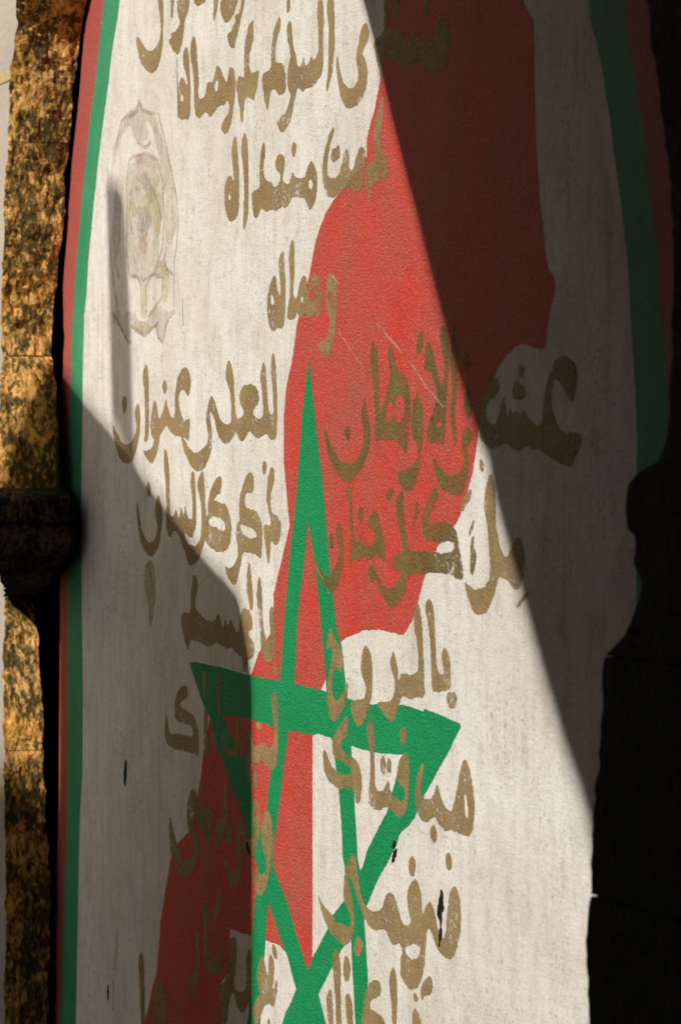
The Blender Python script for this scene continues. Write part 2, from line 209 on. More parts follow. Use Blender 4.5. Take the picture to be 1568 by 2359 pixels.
  (1, [-868,1146,-841,1136,-837,1093,-828,1055,-850,1046,-868,1062,-869,1103]),
  (1, [-824,1089,-790,1105,-764,1074,-790,1046,-811,1066]),
  (1, [-647,1145,-623,1142,-623,1095,-631,1060,-664,1067,-714,1054,-747,1075,-739,1109,-714,1077,-680,1070,-647,1082]),
  (1, [-773,1218,-747,1210,-756,1169,-752,1134,-768,1128,-773,1168]),
  (1, [-876,1220,-854,1212,-850,1176,-863,1153,-876,1186]),
 ],
 'w28': [
  (1, [-554,1128,-538,1108,-526,1104,-526,1067,-550,1008,-566,1041,-582,1052,-606,1071,-606,1099]),
  (1, [-393,1211,-377,1199,-374,1171,-368,1134,-370,1096,-377,1067,-412,1050,-444,1059,-470,1070,-503,1059,-529,1060,-562,1092,-503,1092,-470,1104,-447,1100,-425,1092,-396,1104,-394,1138,-409,1169,-412,1191]),
  (1, [-509,1138,-470,1138,-473,1129,-493,1124,-509,1130]),
  (1, [-516,1044,-499,1037,-503,1011,-529,1009,-532,1037]),
 ],
 'w29': [
  (1, [-516,993,-493,984,-476,955,-486,931,-503,903,-519,882,-562,880,-582,896,-562,913,-536,915,-532,958,-529,981]),
  (1, [-447,978,-425,973,-405,950,-402,913,-412,884,-431,850,-454,824,-486,811,-509,815,-529,836,-542,859,-509,857,-476,851,-447,861,-444,886,-467,899,-480,920,-473,948,-460,964]),
 ],
 'w30': [
  (1, [-956,979,-925,973,-911,954,-885,937,-859,951,-833,963,-807,953,-803,930,-816,905,-841,883,-868,888,-903,909,-938,923,-947,905,-920,893,-903,873,-911,840,-947,810,-992,791,-1046,795,-1092,813,-1115,830,-1124,864,-1127,894,-1117,915,-1101,886,-1078,864,-1055,848,-1028,834,-996,827,-956,841,-938,860,-956,877,-987,894,-993,920,-987,950]),
  (-1, [-951,934,-942,925,-960,914,-965,925]),
  (-1, [-841,934,-833,920,-846,915,-850,927]),
  (1, [-714,1020,-689,1008,-701,974,-697,939,-664,912,-680,888,-714,888,-730,896,-756,882,-781,856,-786,886,-781,925,-764,934,-730,934,-726,972]),
  (1, [-614,951,-590,937,-566,902,-534,884,-566,879,-598,890,-606,912,-623,915,-606,898,-598,871,-606,842,-631,819,-664,806,-697,812,-718,836,-726,866,-705,858,-680,844,-647,843,-631,859,-639,886,-643,913,-635,933]),
 ],
 'w31': [
  (1, [-861,767,-840,758,-840,709,-819,660,-778,656,-757,690,-742,712,-742,669,-757,630,-840,618,-871,648,-871,706,-873,749]),
  (1, [-763,794,-742,783,-768,746,-788,718,-804,742,-778,765]),
  (1, [-918,697,-897,691,-892,651,-903,603,-934,570,-956,552,-988,563,-1004,590,-934,605,-913,642,-934,675]),
 ],
 'w32': [
  (1, [-657,719,-637,699,-647,659,-662,629,-647,611,-588,616,-569,641,-579,673,-569,696,-550,707,-540,661,-540,617,-598,573,-637,578,-662,612,-697,584,-707,532,-737,528,-742,590,-783,601,-727,614,-707,640,-712,667,-697,697]),
 ],
 'w33': [
  (1, [-1344,609,-1326,585,-1320,531,-1314,446,-1350,441,-1355,526,-1373,579]),
  (1, [-1193,572,-1165,545,-1131,508,-1165,467,-1256,454,-1279,475,-1245,529]),
 ],
 'w34': [
  (1, [-477,702,-465,701,-450,684,-430,662,-433,693,-421,712,-409,710,-394,696,-397,665,-409,649,-394,646,-385,666,-374,666,-377,646,-388,624,-403,615,-427,617,-450,614,-474,595,-492,573,-511,558,-529,575,-532,592,-517,609,-480,626,-492,638,-505,656,-498,676]),
  (1, [-406,732,-385,732,-377,715,-380,706,-400,707,-412,720]),
  (1, [-433,594,-421,589,-421,571,-441,568]),
 ],
 'w35': [
  (1, [179,2349,225,2352,241,2361,236,2417,251,2415,258,2372,276,2356,316,2358,331,2337,366,2328,391,2345,405,2326,444,2321,473,2313,501,2326,515,2345,538,2352,557,2344,564,2323,566,2299,555,2277,534,2259,510,2263,463,2268,444,2281,395,2288,346,2285,321,2296,291,2301,251,2317,241,2311,236,2269,225,2268,215,2287,199,2316]),
  (1, [444,2392,463,2389,458,2364,444,2356,434,2370]),
  (1, [286,2411,316,2407,314,2382,296,2371,289,2388]),
 ],
 'map': [
  (1, [238,2429,878,2348,898,2329,942,2293,945,2197,951,2113,965,2027,985,1963,994,1925,1005,1913,1028,1898,1031,1879,1016,1861,997,1824,990,1795,965,1793,920,1801,885,1805,862,1801,826,1790,789,1773,769,1754,747,1736,716,1713,704,1683,691,1649,678,1618,661,1592,642,1568,620,1544,598,1527,551,1503,515,1491,499,1480,450,1442,431,1421,412,1394,385,1365,338,1336,276,1339,203,1340,124,1336,79,1328,23,1317,5,1312,-15,1290,-109,1222,-161,1205,-162,1038,-161,891,-162,725,-186,708,-264,717,-339,727,-361,733,-442,732,-531,727,-547,728,-687,727,-691,642,-768,603,-742,578,-742,514,-1340,428,-1320,458,-1291,489,-1257,539,-1222,575,-1193,683,-1148,763,-1115,818,-1065,855,-982,887,-916,961,-890,1007,-873,1054,-843,1096,-809,1147,-539,1230,-497,1269,-399,1321,-399,1383,-359,1435,-322,1481,-300,1513,-314,1558,-336,1629,-336,1708,-322,1763,-280,1822,-254,1881,-180,1966,-157,2004,-140,2028,-111,2054,-78,2074,-39,2092,0,2104,76,2127,121,2143,146,2155,146,2184,165,2209,187,2229,215,2274,238,2316]),
 ],
 'star': [
  (1, [-182,1819,-222,1720,-254,1587,-269,1527,-290,1482,-322,1372,-344,1288,-359,1214,-390,1121,-418,1048,-444,979,-483,936,-502,857,-516,804,-532,756,-541,722,-548,666,-545,624,-575,538,-486,551,-474,655,-453,718,-447,754,-435,799,-402,885,-399,913,-373,972,-351,1023,-329,1082,-302,1136,-269,1225,-254,1336,-222,1419,-185,1521,-157,1675]),
  (1, [-182,1819,-149,1718,-108,1612,-89,1550,-57,1433,-23,1339,6,1306,46,1198,75,1056,88,987,96,941,108,922,137,817,152,739,143,688,128,639,88,633,69,734,62,783,23,920,15,933,8,980,-8,1050,-54,1153,-78,1219,-94,1283,-119,1366,-149,1453,-185,1521,-206,1676]),
  (1, [-978,1230,-871,1232,-736,1229,-547,1224,-447,1224,-358,1224,-262,1223,-98,1220,53,1213,184,1212,324,1219,352,1220,439,1215,490,1212,617,1207,617,1200,554,1153,499,1136,332,1136,193,1130,105,1131,56,1133,-46,1138,-124,1141,-159,1137,-307,1135,-399,1136,-470,1139,-563,1140,-614,1141,-755,1138,-809,1125,-873,1148]),
  (1, [-978,1230,-873,1148,-816,1123,-770,1075,-714,1035,-673,997,-630,975,-599,950,-566,921,-518,877,-477,834,-427,800,-373,762,-353,744,-310,717,-282,688,-259,666,-287,640,-322,616,-344,591,-356,569,-70,610,-84,628,-124,673,-186,712,-198,714,-259,767,-324,825,-348,840,-387,865,-402,880,-525,965,-541,1006,-550,1042,-614,1066,-663,1092,-714,1121,-755,1150]),
  (1, [617,1206,617,1200,554,1153,499,1115,443,1077,396,1037,367,1021,317,1002,307,988,270,957,194,906,156,870,76,811,8,771,-48,732,-125,675,-174,635,-259,666,-206,702,-180,713,-164,734,-116,765,-75,795,-43,825,34,865,121,927,156,964,258,1038,332,1136,446,1221]),
 ],
 'gst': [
  (1, [-1660,2650,-1689,2582,-1725,2502,-1756,2445,-1785,2394,-1810,2329,-1825,2300,-1859,2224,-1879,2164,-1897,2122,-1922,2050,-1935,1983,-1947,1941,-1955,1861,-1960,1806,-1970,1757,-1981,1683,-1986,1621,-1993,1565,-1991,1386,-1991,1015,-2001,729,-2017,672,-2032,546,-2050,420,-2069,324,-1915,346,-1904,494,-1894,624,-1884,741,-1877,839,-1854,933,-1849,1024,-1849,1116,-1854,1237,-1859,1328,-1862,1450,-1864,1541,-1859,1633,-1854,1724,-1852,1785,-1847,1858,-1842,1906,-1835,1967,-1815,2008,-1798,2086,-1773,2145,-1754,2198,-1732,2245,-1713,2291,-1689,2337,-1665,2382,-1646,2416,-1617,2467,-1606,2495,-1582,2540,-1540,2594,-1522,2633]),
 ],
 'rst': [
  (1, [-1790,2666,-1815,2630,-1832,2598,-1859,2528,-1877,2469,-1897,2422,-1930,2352,-1950,2310,-1965,2250,-1991,2190,-1996,2159,-2011,2111,-2032,2037,-2027,1944,-2017,1919,-2030,1882,-2032,1845,-2042,1808,-2048,1721,-2053,1634,-2058,1509,-2063,1197,-2076,822,-2103,632,-2142,439,-2174,308,-2069,324,-2050,420,-2032,546,-2017,672,-2001,729,-1991,1015,-1991,1386,-1993,1565,-1986,1621,-1981,1683,-1970,1757,-1960,1806,-1955,1861,-1947,1941,-1935,1983,-1922,2050,-1897,2122,-1879,2164,-1859,2224,-1825,2300,-1810,2329,-1785,2394,-1756,2445,-1725,2502,-1689,2582,-1660,2650]),
 ],
 'gst2': [
  (1, [1164,2301,1171,2265,1193,2232,1214,2194,1225,2161,1246,2115,1256,2074,1272,2029,1288,1988,1300,1944,1311,1904,1316,1871,1323,1811,1334,1752,1341,1693,1346,1654,1344,1622,1342,1351,1336,812,1444,827,1451,1356,1453,1633,1458,1691,1450,1749,1436,1807,1423,1866,1421,1898,1412,1937,1389,1997,1379,2063,1351,2133,1323,2198,1296,2284]),
 ],
 'rst2': [
  (1, [1296,2284,1323,2198,1351,2133,1379,2063,1389,1997,1412,1937,1421,1898,1423,1866,1436,1807,1450,1749,1458,1691,1453,1633,1451,1356,1444,827,1545,842,1542,1690,1533,1803,1514,1861,1500,1931,1486,1989,1467,2056,1444,2124,1420,2188,1386,2273]),
 ],
 'em_beige': [
  (1, [-1356,2398,-1318,2374,-1241,2358,-1211,2328,-1166,2292,-1129,2258,-1100,2212,-1078,2167,-1064,2124,-1078,2105,-1100,2083,-1137,2073,-1166,2111,-1166,2142,-1144,2164,-1174,2214,-1204,2260,-1234,2302,-1272,2341,-1318,2350,-1287,2307,-1356,2309,-1419,2322,-1427,2356,-1507,2338,-1539,2300,-1589,2291,-1572,2323,-1507,2359,-1427,2380]),
  (1, [-1589,1959,-1539,1963,-1491,1946,-1443,1961,-1364,1933,-1302,1927,-1211,1963,-1144,1940,-1064,1944,-1086,1934,-1137,1920,-1181,1878,-1226,1892,-1226,1916,-1302,1902,-1364,1901,-1427,1923,-1427,1887,-1475,1893,-1539,1932,-1589,1934]),
  (1, [-1302,2272,-1211,2260,-1166,2213,-1166,2150,-1196,2113,-1211,2054,-1166,2040,-1107,2009,-1166,2016,-1241,2024,-1318,2012,-1380,2027,-1443,2026,-1475,2069,-1467,2150,-1475,2233,-1427,2278]),
 ],
 'em_red': [
  (1, [-1396,2288,-1310,2283,-1295,2263,-1341,2255,-1396,2267]),
  (1, [-1380,2238,-1349,2231,-1356,2220,-1380,2226]),
  (1, [-1372,2124,-1287,2122,-1295,2067,-1364,2075]),
  (1, [-1249,2335,-1211,2324,-1219,2313,-1241,2319]),
 ],
 'em_yellow': [
  (1, [-1356,2195,-1287,2194,-1211,2241,-1204,2220,-1196,2113,-1226,2091,-1272,2141,-1318,2160]),
  (1, [-1226,2055,-1152,2047,-1122,2010,-1129,1971,-1166,1957,-1189,1977,-1166,2004]),
  (1, [-1443,2194,-1396,2182,-1364,2156,-1403,2150,-1443,2169]),
  (1, [-1325,2016,-1302,1999,-1310,1931,-1341,1940,-1333,2000]),
  (1, [-1411,1939,-1302,1923,-1257,1917,-1318,1901,-1380,1909]),
 ],
 'em_gray': [
  (1, [-1341,2249,-1295,2235,-1249,2200,-1249,2168,-1287,2168,-1310,2200,-1356,2228]),
  (1, [-1396,2223,-1356,2212,-1364,2204,-1396,2211]),
  (1, [-1364,2180,-1257,2156,-1264,2117,-1380,2116,-1396,2150]),
  (1, [-1575,2228,-1523,2208,-1494,2181,-1523,2158,-1515,2125,-1531,2084,-1564,2066,-1515,2034,-1539,2027,-1575,2062,-1572,2099,-1589,2129,-1580,2170,-1569,2194]),
  (1, [-1589,2030,-1564,2008,-1539,1973,-1553,1966,-1569,2004]),
 ],
 'chip': [
  (1, [526,935,532,927,539,916,535,906,543,902,530,892,529,869,526,851,518,833,511,838,518,862,518,882,506,892,511,905,516,917]),
  (1, [307,980,307,968,294,959,294,953,272,948,280,958,287,968]),
  (1, [287,989,306,987,300,979,280,973]),
  (1, [-1473,1003,-1461,982,-1466,959,-1480,931,-1489,946,-1486,976]),
  (1, [-1621,501,-1616,476,-1625,457,-1633,477]),
 ],
 'crack': [
  (1, [-1026,2032,-1022,2032,-1019,1907,-1023,1908]),
  (1, [-1073,2459,-1065,2458,-1057,2393,-1052,2331,-1060,2332,-1064,2394]),
  (1, [-1057,2328,-1054,2328,-1041,2292,-1043,2292]),
  (1, [-1412,1852,-1333,1852,-1265,1852,-1265,1852,-1333,1851,-1412,1851]),
 ],
 'scr': [
  (1, [-1545,627,-1536,606,-1561,539,-1580,447,-1589,445,-1576,537]),
  (1, [-68,1964,-48,1959,-20,1950,1,1939,-3,1938,-24,1948,-52,1958]),
  (1, [23,1927,46,1922,61,1915,76,1909,73,1908,50,1919]),
  (1, [188,1866,216,1860,260,1841,303,1824,340,1806,335,1805,298,1822,249,1843,210,1859]),
  (1, [362,1795,393,1786,419,1772,460,1748,506,1730,541,1714,536,1714,501,1729,455,1747,414,1770]),
  (1, [-30,1865,23,1844,86,1811,138,1785,135,1785,81,1811,17,1844]),
  (1, [-153,1459,-125,1436,-89,1415,-55,1393,-59,1393,-93,1414,-130,1434]),
  (1, [-161,2002,-125,1987,-127,1986,-164,2001]),
 ],
 'moss': [
  (1, [-1296,1428,-1240,1426,-1227,1372,-1247,1321,-1257,1292,-1282,1291,-1285,1338,-1324,1369,-1324,1399]),
 ],
 'em_line': [
  (2, [-1211,2356,-1189,2330,-1144,2278,-1105,2224,-1071,2175,-1057,2127,-1067,2081,-1086,2043,-1090,1988,-1086,1953]),
  (2, [-1427,2380,-1507,2367,-1548,2325,-1580,2282,-1592,2246]),
  (2, [-1605,2114,-1597,2072,-1575,2029,-1553,1986,-1546,1965]),
  (2, [-1443,2279,-1467,2232,-1462,2150,-1467,2089,-1443,2034,-1380,2025,-1325,2014,-1241,2026,-1181,2072,-1163,2142,-1174,2210,-1219,2261,-1310,2281,-1411,2282,-1443,2279]),
  (2, [-1435,2026,-1380,2027,-1346,2007,-1342,1940]),
  (2, [-1302,1939,-1308,2003,-1257,2024,-1174,2014,-1184,1973,-1287,1938]),
  (2, [-1364,2398,-1341,2374,-1234,2356]),
  (2, [-1364,2398,-1380,2376,-1443,2369]),
  (2, [-1380,2311,-1310,2293,-1269,2301]),
  (2, [-1257,2204,-1211,2169,-1184,2135]),
  (2, [-1427,2217,-1443,2169,-1419,2119]),
  (2, [-1144,2074,-1166,2051,-1144,2030,-1100,2016]),
  (2, [-1589,1959,-1523,1931,-1459,1890,-1427,1887]),
  (2, [-1226,1920,-1211,1891,-1178,1879,-1137,1924]),
  (2, [-1427,1923,-1318,1899,-1211,1921]),
 ],
}
PANEL_EDGE = [(-1.79, 2.666), (-1.815, 2.63), (-1.832, 2.598), (-1.859, 2.528), (-1.877, 2.469), (-1.897, 2.422), (-1.93, 2.352), (-1.95, 2.31), (-1.965, 2.25), (-1.991, 2.19), (-1.996, 2.159), (-2.011, 2.111), (-2.032, 2.037), (-2.027, 1.944), (-2.017, 1.919), (-2.03, 1.882), (-2.032, 1.845), (-2.042, 1.808), (-2.048, 1.721), (-2.053, 1.634), (-2.058, 1.509), (-2.063, 1.197), (-2.076, 0.822), (-2.103, 0.632), (-2.142, 0.439), (-2.174, 0.308)]
LEFT_ARCH = [(2.69, -1.742, -0.008, -0.168), (2.658, -1.778, -0.008, -0.165), (2.604, -1.833, -0.008, -0.157), (2.558, -1.86, -0.008, -0.156), (2.506, -1.884, -0.009, -0.156), (2.471, -1.9, -0.01, -0.156), (2.429, -1.908, -0.011, -0.153), (2.381, -1.922, -0.012, -0.152), (2.334, -1.94, -0.012, -0.151), (2.298, -1.955, -0.012, -0.151), (2.249, -1.963, -0.012, -0.154), (2.17, -1.977, -0.013, -0.147), (2.11, -2.001, -0.014, -0.147), (2.037, -2.03, -0.017, -0.143), (1.945, -2.065, -0.02, -0.137), (1.889, -2.065, -0.02, -0.133), (1.88, -2.063, -0.02, -0.133)]
LEFT_IMPOST = [(1.877, -2.052, -0.022, -0.136), (1.844, -2.025, -0.024, -0.144), (1.8, -1.995, -0.027, -0.155), (1.757, -1.977, -0.03, -0.162), (1.695, -1.952, -0.035, -0.171), (1.633, -1.934, -0.04, -0.175), (1.568, -1.916, -0.045, -0.179)]
LEFT_CAPITAL = [(1.578, -1.875, -0.05, -0.251), (1.565, -1.814, -0.05, -0.271), (1.551, -1.791, -0.05, -0.275), (1.497, -1.791, -0.05, -0.272), (1.461, -1.794, -0.055, -0.26), (1.43, -1.809, -0.06, -0.235), (1.405, -1.849, -0.06, -0.207), (1.382, -1.911, -0.055, -0.178), (1.358, -2.004, -0.045, -0.147), (1.339, -2.125, -0.03, -0.117), (1.323, -2.237, -0.02, -0.09)]
LEFT_SHAFT = [(1.321, -2.248, -0.02, -0.088), (1.285, -2.226, -0.02, -0.091), (1.236, -2.196, -0.02, -0.1), (1.173, -2.188, -0.02, -0.105), (1.117, -2.169, -0.02, -0.108), (1.067, -2.156, -0.02, -0.111), (1.037, -2.145, -0.02, -0.114), (0.972, -2.145, -0.02, -0.109)]
LEFT_SHAFT_LOW = [(0.97, -2.145, -0.02, -0.107), (0.949, -2.142, -0.02, -0.112), (0.893, -2.137, -0.02, -0.114), (0.818, -2.124, -0.02, -0.116), (0.722, -2.086, -0.02, -0.122), (0.636, -2.073, -0.02, -0.125), (0.573, -2.078, -0.02, -0.123), (0.509, -2.086, -0.02, -0.122), (0.447, -2.089, -0.02, -0.123), (0.345, -2.097, -0.02, -0.125), (0.258, -2.097, -0.02, -0.125), (0.008, -2.097, -0.02, -0.125)]
RIGHT_CAPITAL = [(1.898, 1.622), (1.872, 1.616), (1.832, 1.609), (1.81, 1.601), (1.797, 1.592), (1.789, 1.578), (1.789, 1.552), (1.794, 1.534), (1.813, 1.526), (1.813, 1.515), (1.806, 1.499), (1.807, 1.485), (1.831, 1.471), (1.832, 1.457), (1.817, 1.433), (1.798, 1.41), (1.771, 1.394), (1.747, 1.381), (1.721, 1.374), (1.716, 1.369)]
RIGHT_SHAFT = [(1.714, 1.367), (1.705, 1.33), (1.7, 1.276), (1.695, 1.228), (1.686, 1.206), (1.674, 1.15), (1.669, 1.104), (1.664, 1.053)]
RIGHT_SHAFT_LOW = [(1.665, 1.05), (1.66, 1.041), (1.658, 1.036), (1.652, 0.984), (1.654, 0.929), (1.659, 0.882), (1.659, 0.76), (1.659, 0.582)]
RIGHT_ARCH = [(1.722, 2.243), (1.745, 2.184), (1.772, 2.108), (1.808, 1.991), (1.816, 1.946), (1.821, 1.897), (1.821, 1.845), (1.819, 1.775), (1.812, 1.688), (1.794, 1.64), (1.763, 1.607)]
SHADE_RIGHT = [(0.127, 2.424), (0.183, 2.349), (0.238, 2.269), (0.265, 2.225), (0.31, 2.163), (0.354, 2.101), (0.407, 2.031), (0.452, 1.964), (0.51, 1.885), (0.576, 1.795), (0.634, 1.73), (0.689, 1.671), (0.743, 1.625), (0.777, 1.559), (0.834, 1.484), (0.894, 1.41), (0.942, 1.349), (0.988, 1.289), (1.039, 1.229), (1.079, 1.182), (1.122, 1.14), (1.171, 1.08), (1.204, 1.03)]
SHADE_LEFT = [(-2.048, 1.842), (-1.852, 1.774), (-1.617, 1.703), (-1.456, 1.654), (-1.335, 1.598), (-1.182, 1.548), (-1.119, 1.529), (-0.966, 1.471), (-0.816, 1.426), (-0.71, 1.399), (-0.639, 1.374), (-0.61, 1.343), (-0.594, 1.316), (-0.566, 1.27), (-0.547, 1.229), (-0.539, 1.204), (-0.536, 0.919), (-0.539, 0.75), (-0.538, 0.564)]
SHADE_POST = [(-1.643, 2.256), (-1.613, 1.954), (-1.591, 1.727), (-1.395, 1.633), (-1.408, 1.688), (-1.422, 1.799), (-1.438, 1.929), (-1.465, 2.096), (-1.474, 2.138), (-1.494, 2.199), (-1.533, 2.224), (-1.582, 2.243)]
JOINTS = [(-2.444, 2.56), (-2.478, 0.849)]


# ------------------------------------------------------------------ objects
def setp(o, label=None, cat=None, group=None, kind=None):
    if label: o['label'] = label
    if cat: o['category'] = cat
    if group: o['group'] = group
    if kind: o['kind'] = kind
    return o
def mesh_obj(name, verts, faces, mat, parent=None, smooth=False):
    me = bpy.data.meshes.new(name)
    me.from_pydata([tuple(map(float, v)) for v in verts], [], [tuple(int(i) for i in f) for f in faces])
    me.validate(); me.update()
    if mat: me.materials.append(mat)
    if smooth: me.polygons.foreach_set('use_smooth', [True] * len(me.polygons))
    o = bpy.data.objects.new(name, me); C.objects.link(o)
    if parent: o.parent = parent
    return o
def empty(name, label, cat, group=None):
    o = bpy.data.objects.new(name, None); C.objects.link(o)
    return setp(o, label, cat, group)

# ------------------------------------------------------------------ materials
class NT:
    def __init__(s, name):
        s.m = bpy.data.materials.new(name); s.m.use_nodes = True
        s.t = s.m.node_tree; s.t.nodes.clear()
        s.out = s.add('ShaderNodeOutputMaterial')
        s.geo = s.add('ShaderNodeNewGeometry')
    def add(s, typ, **kw):
        n = s.t.nodes.new(typ)
        for k, v in kw.items(): setattr(n, k, v)
        return n
    def link(s, a, b): s.t.links.new(a, b)
    def sc(s, scale):
        n = s.add('ShaderNodeVectorMath', operation='MULTIPLY'); s.link(s.geo.outputs['Position'], n.inputs[0])
        n.inputs[1].default_value = scale; return n.outputs[0]
    def noise(s, scale, vec=(1, 1, 1), detail=3, rough=.55, dist=0):
        n = s.add('ShaderNodeTexNoise'); s.link(s.sc(tuple(vec)), n.inputs['Vector'])
        n.inputs['Scale'].default_value = scale; n.inputs['Detail'].default_value = detail
        n.inputs['Roughness'].default_value = rough; n.inputs['Distortion'].default_value = dist
        return n.outputs['Fac']
    def vor(s, scale, vec=(1, 1, 1), feat='F1'):
        n = s.add('ShaderNodeTexVoronoi', feature=feat); s.link(s.sc(tuple(vec)), n.inputs['Vector'])
        n.inputs['Scale'].default_value = scale; return n.outputs['Distance']
    def ramp(s, fac, stops):
        n = s.add('ShaderNodeValToRGB'); s.link(fac, n.inputs[0])
        e = n.color_ramp.elements
        while len(e) < len(stops): e.new(.5)
        for i, (p, c) in enumerate(stops):
            e[i].position = p; e[i].color = (c, c, c, 1) if not isinstance(c, tuple) else (*c, 1)
        return n.outputs[0]
    def mix(s, fac, a, b, mode='MIX'):
        n = s.add('ShaderNodeMix', data_type='RGBA', blend_type=mode)
        for i, v in ((0, fac), (6, a), (7, b)):
            if isinstance(v, (int, float)): n.inputs[i].default_value = v
            elif isinstance(v, tuple): n.inputs[i].default_value = (*v, 1)
            else: s.link(v, n.inputs[i])
        return n.outputs[2]
    def math(s, op, a, b=0.0, c=None):
        n = s.add('ShaderNodeMath', operation=op)
        for i, v in enumerate((a, b, c)):
            if v is None: continue
            if isinstance(v, (int, float)): n.inputs[i].default_value = v
            else: s.link(v, n.inputs[i])
        return n.outputs[0]
    def bump(s, h, dist, strength=1, normal=None):
        n = s.add('ShaderNodeBump'); n.inputs['Strength'].default_value = strength; n.inputs['Distance'].default_value = dist
        s.link(h, n.inputs['Height'])
        if normal: s.link(normal, n.inputs['Normal'])
        return n.outputs[0]
    def finish(s, col, rough=.8, metal=0, normal=None, alpha=None, spec=.3):
        p = s.add('ShaderNodeBsdfPrincipled')
        for k, v in (('Base Color', col), ('Roughness', rough), ('Metallic', metal), ('Specular IOR Level', spec)):
            if isinstance(v, tuple): p.inputs[k].default_value = (*v, 1)
            elif isinstance(v, (int, float)): p.inputs[k].default_value = v
            else: s.link(v, p.inputs[k])
        if normal: s.link(normal, p.inputs['Normal'])
        sh = p.outputs[0]
        if alpha is not None:
            tr = s.add('ShaderNodeBsdfTransparent'); mx = s.add('ShaderNodeMixShader')
            s.link(alpha, mx.inputs[0]); s.link(tr.outputs[0], mx.inputs[1]); s.link(sh, mx.inputs[2]); sh = mx.outputs[0]
        s.link(sh, s.out.inputs[0]); return s.m

def relief(n, grain):
    """common relief of the render coat: fine sand grain, trowel waves and a few open pores"""
    a = n.noise(210, (.5, 1, 1), 3, .65)
    b = n.noise(48, (.5, 1, 1), 3, .55)
    c = n.noise(640, (.7, 1, 1), 2, .5)
    w = n.noise(7, (1, 1, 1.6), 3, .5)
    amt = n.ramp(n.noise(5, (1, 1, 1), 3, .6), [(.30, .45), (.70, 1.0)])
    h = n.math('ADD', n.math('MULTIPLY', a, 1.0), n.math('MULTIPLY', c, .3))
    h = n.math('ADD', h, n.math('MULTIPLY', b, .55))
    h = n.math('MULTIPLY', h, amt)
    h1 = n.bump(h, .0034 * grain)
    return n.bump(w, .004, 1, h1)

def white_mat():
    n = NT('white_limewash')
    big = n.noise(2.0, (1, 1, 1.2), 5, .65)
    col = n.ramp(big, [(.28, (.66, .60, .53)), (.48, (.78, .735, .665)), (.60, (.82, .785, .72)), (.78, (.86, .84, .79))])
    pink = n.noise(5.5, (1, 1, .7), 4, .6)
    col = n.mix(n.ramp(pink, [(.46, 0.0), (.72, .6)]), col, (.66, .575, .50))
    blotch = n.noise(19, (1.3, 1, .55), 5, .7)
    col = n.mix(n.ramp(blotch, [(.48, 0.0), (.74, .65)]), col, (.49, .43, .355))
    brush = n.noise(34, (.35, 1, 1.6), 4, .7, .4)
    col = n.mix(n.ramp(brush, [(.50, 0.0), (.80, .30)]), col, (.88, .87, .83))
    clump = n.noise(7, (1, 1, 1), 4, .65)
    cm = n.ramp(clump, [(.40, .04), (.70, 1.0)])
    speck = n.noise(150, (.7, 1, .6), 4, .7)
    col = n.mix(n.math('MULTIPLY', n.ramp(speck, [(.55, 0.0), (.64, .9)]), cm), col, (.20, .165, .12))
    fine = n.noise(300, (.8, 1, .6), 3, .6)
    col = n.mix(n.ramp(fine, [(.58, 0.0), (.68, .6)]), col, (.26, .21, .16))
    streak = n.noise(22, (1, 1, .06), 4, .65)
    col = n.mix(n.ramp(streak, [(.54, 0.0), (.76, .38)]), col, (.46, .40, .32))
    return n.finish(col, .88, 0, relief(n, .55), spec=.12)

def paint_mat(name, c0, c1, rough=.6, metal=0, grain=1.0, wear=.0, spec=.4, speck=(.02, .03, .02), speck_amt=.6, pale=None):
    n = NT(name)
    big = n.noise(5, (1, 1, 1), 5, .65)
    col = n.mix(n.ramp(big, [(.35, 0.0), (.66, 1.0)]), c0, c1)
    if pale:
        pz = n.noise(230, (.42, 1, 1.1), 4, .65)
        col = n.mix(n.math('MULTIPLY', n.ramp(pz, [(.52, 0.0), (.66, 1.0)]), pale[1]), col, pale[0])
    sp = n.noise(230, (.5, 1, .95), 4, .65)
    cl = n.noise(11, (1, 1, .8), 3, .6)
    sm = n.math('MULTIPLY', n.ramp(sp, [(.56, 0.0), (.66, 1.0)]), n.ramp(cl, [(.38, .1), (.66, 1.0)]))
    col = n.mix(n.math('MULTIPLY', sm, speck_amt), col, speck)
    al = None
    if wear > 0:
        w = n.noise(130, (.6, 1, 1.0), 5, .75); w2 = n.noise(13, (1, 1, 1), 4, .65); w3 = n.noise(420, (.7, 1, .8), 2, .6)
        al = n.math('ADD', n.math('ADD', n.math('MULTIPLY', w, .6), n.math('MULTIPLY', w2, .5)), n.math('MULTIPLY', w3, .25))
        k = .60 + .085 * wear
        al = n.ramp(al, [(k - .09, 0.0), (k - .01, .72), (k + .12, 1.0)])
    return n.finish(col, rough, metal, relief(n, grain), al, spec)

def stain_mat(name, col, lo, hi, amt, scale=150):
    n = NT(name)
    w = n.noise(scale, (.8, 1, .5), 4, .7); w2 = n.noise(20, (1, 1, .6), 3, .6)
    f = n.math('ADD', n.math('MULTIPLY', w, .7), n.math('MULTIPLY', w2, .45))
    al = n.math('MULTIPLY', n.ramp(f, [(lo, 0.0), (hi, 1.0)]), amt)
    return n.finish(col, .8, 0, relief(n, .6), al, .2)

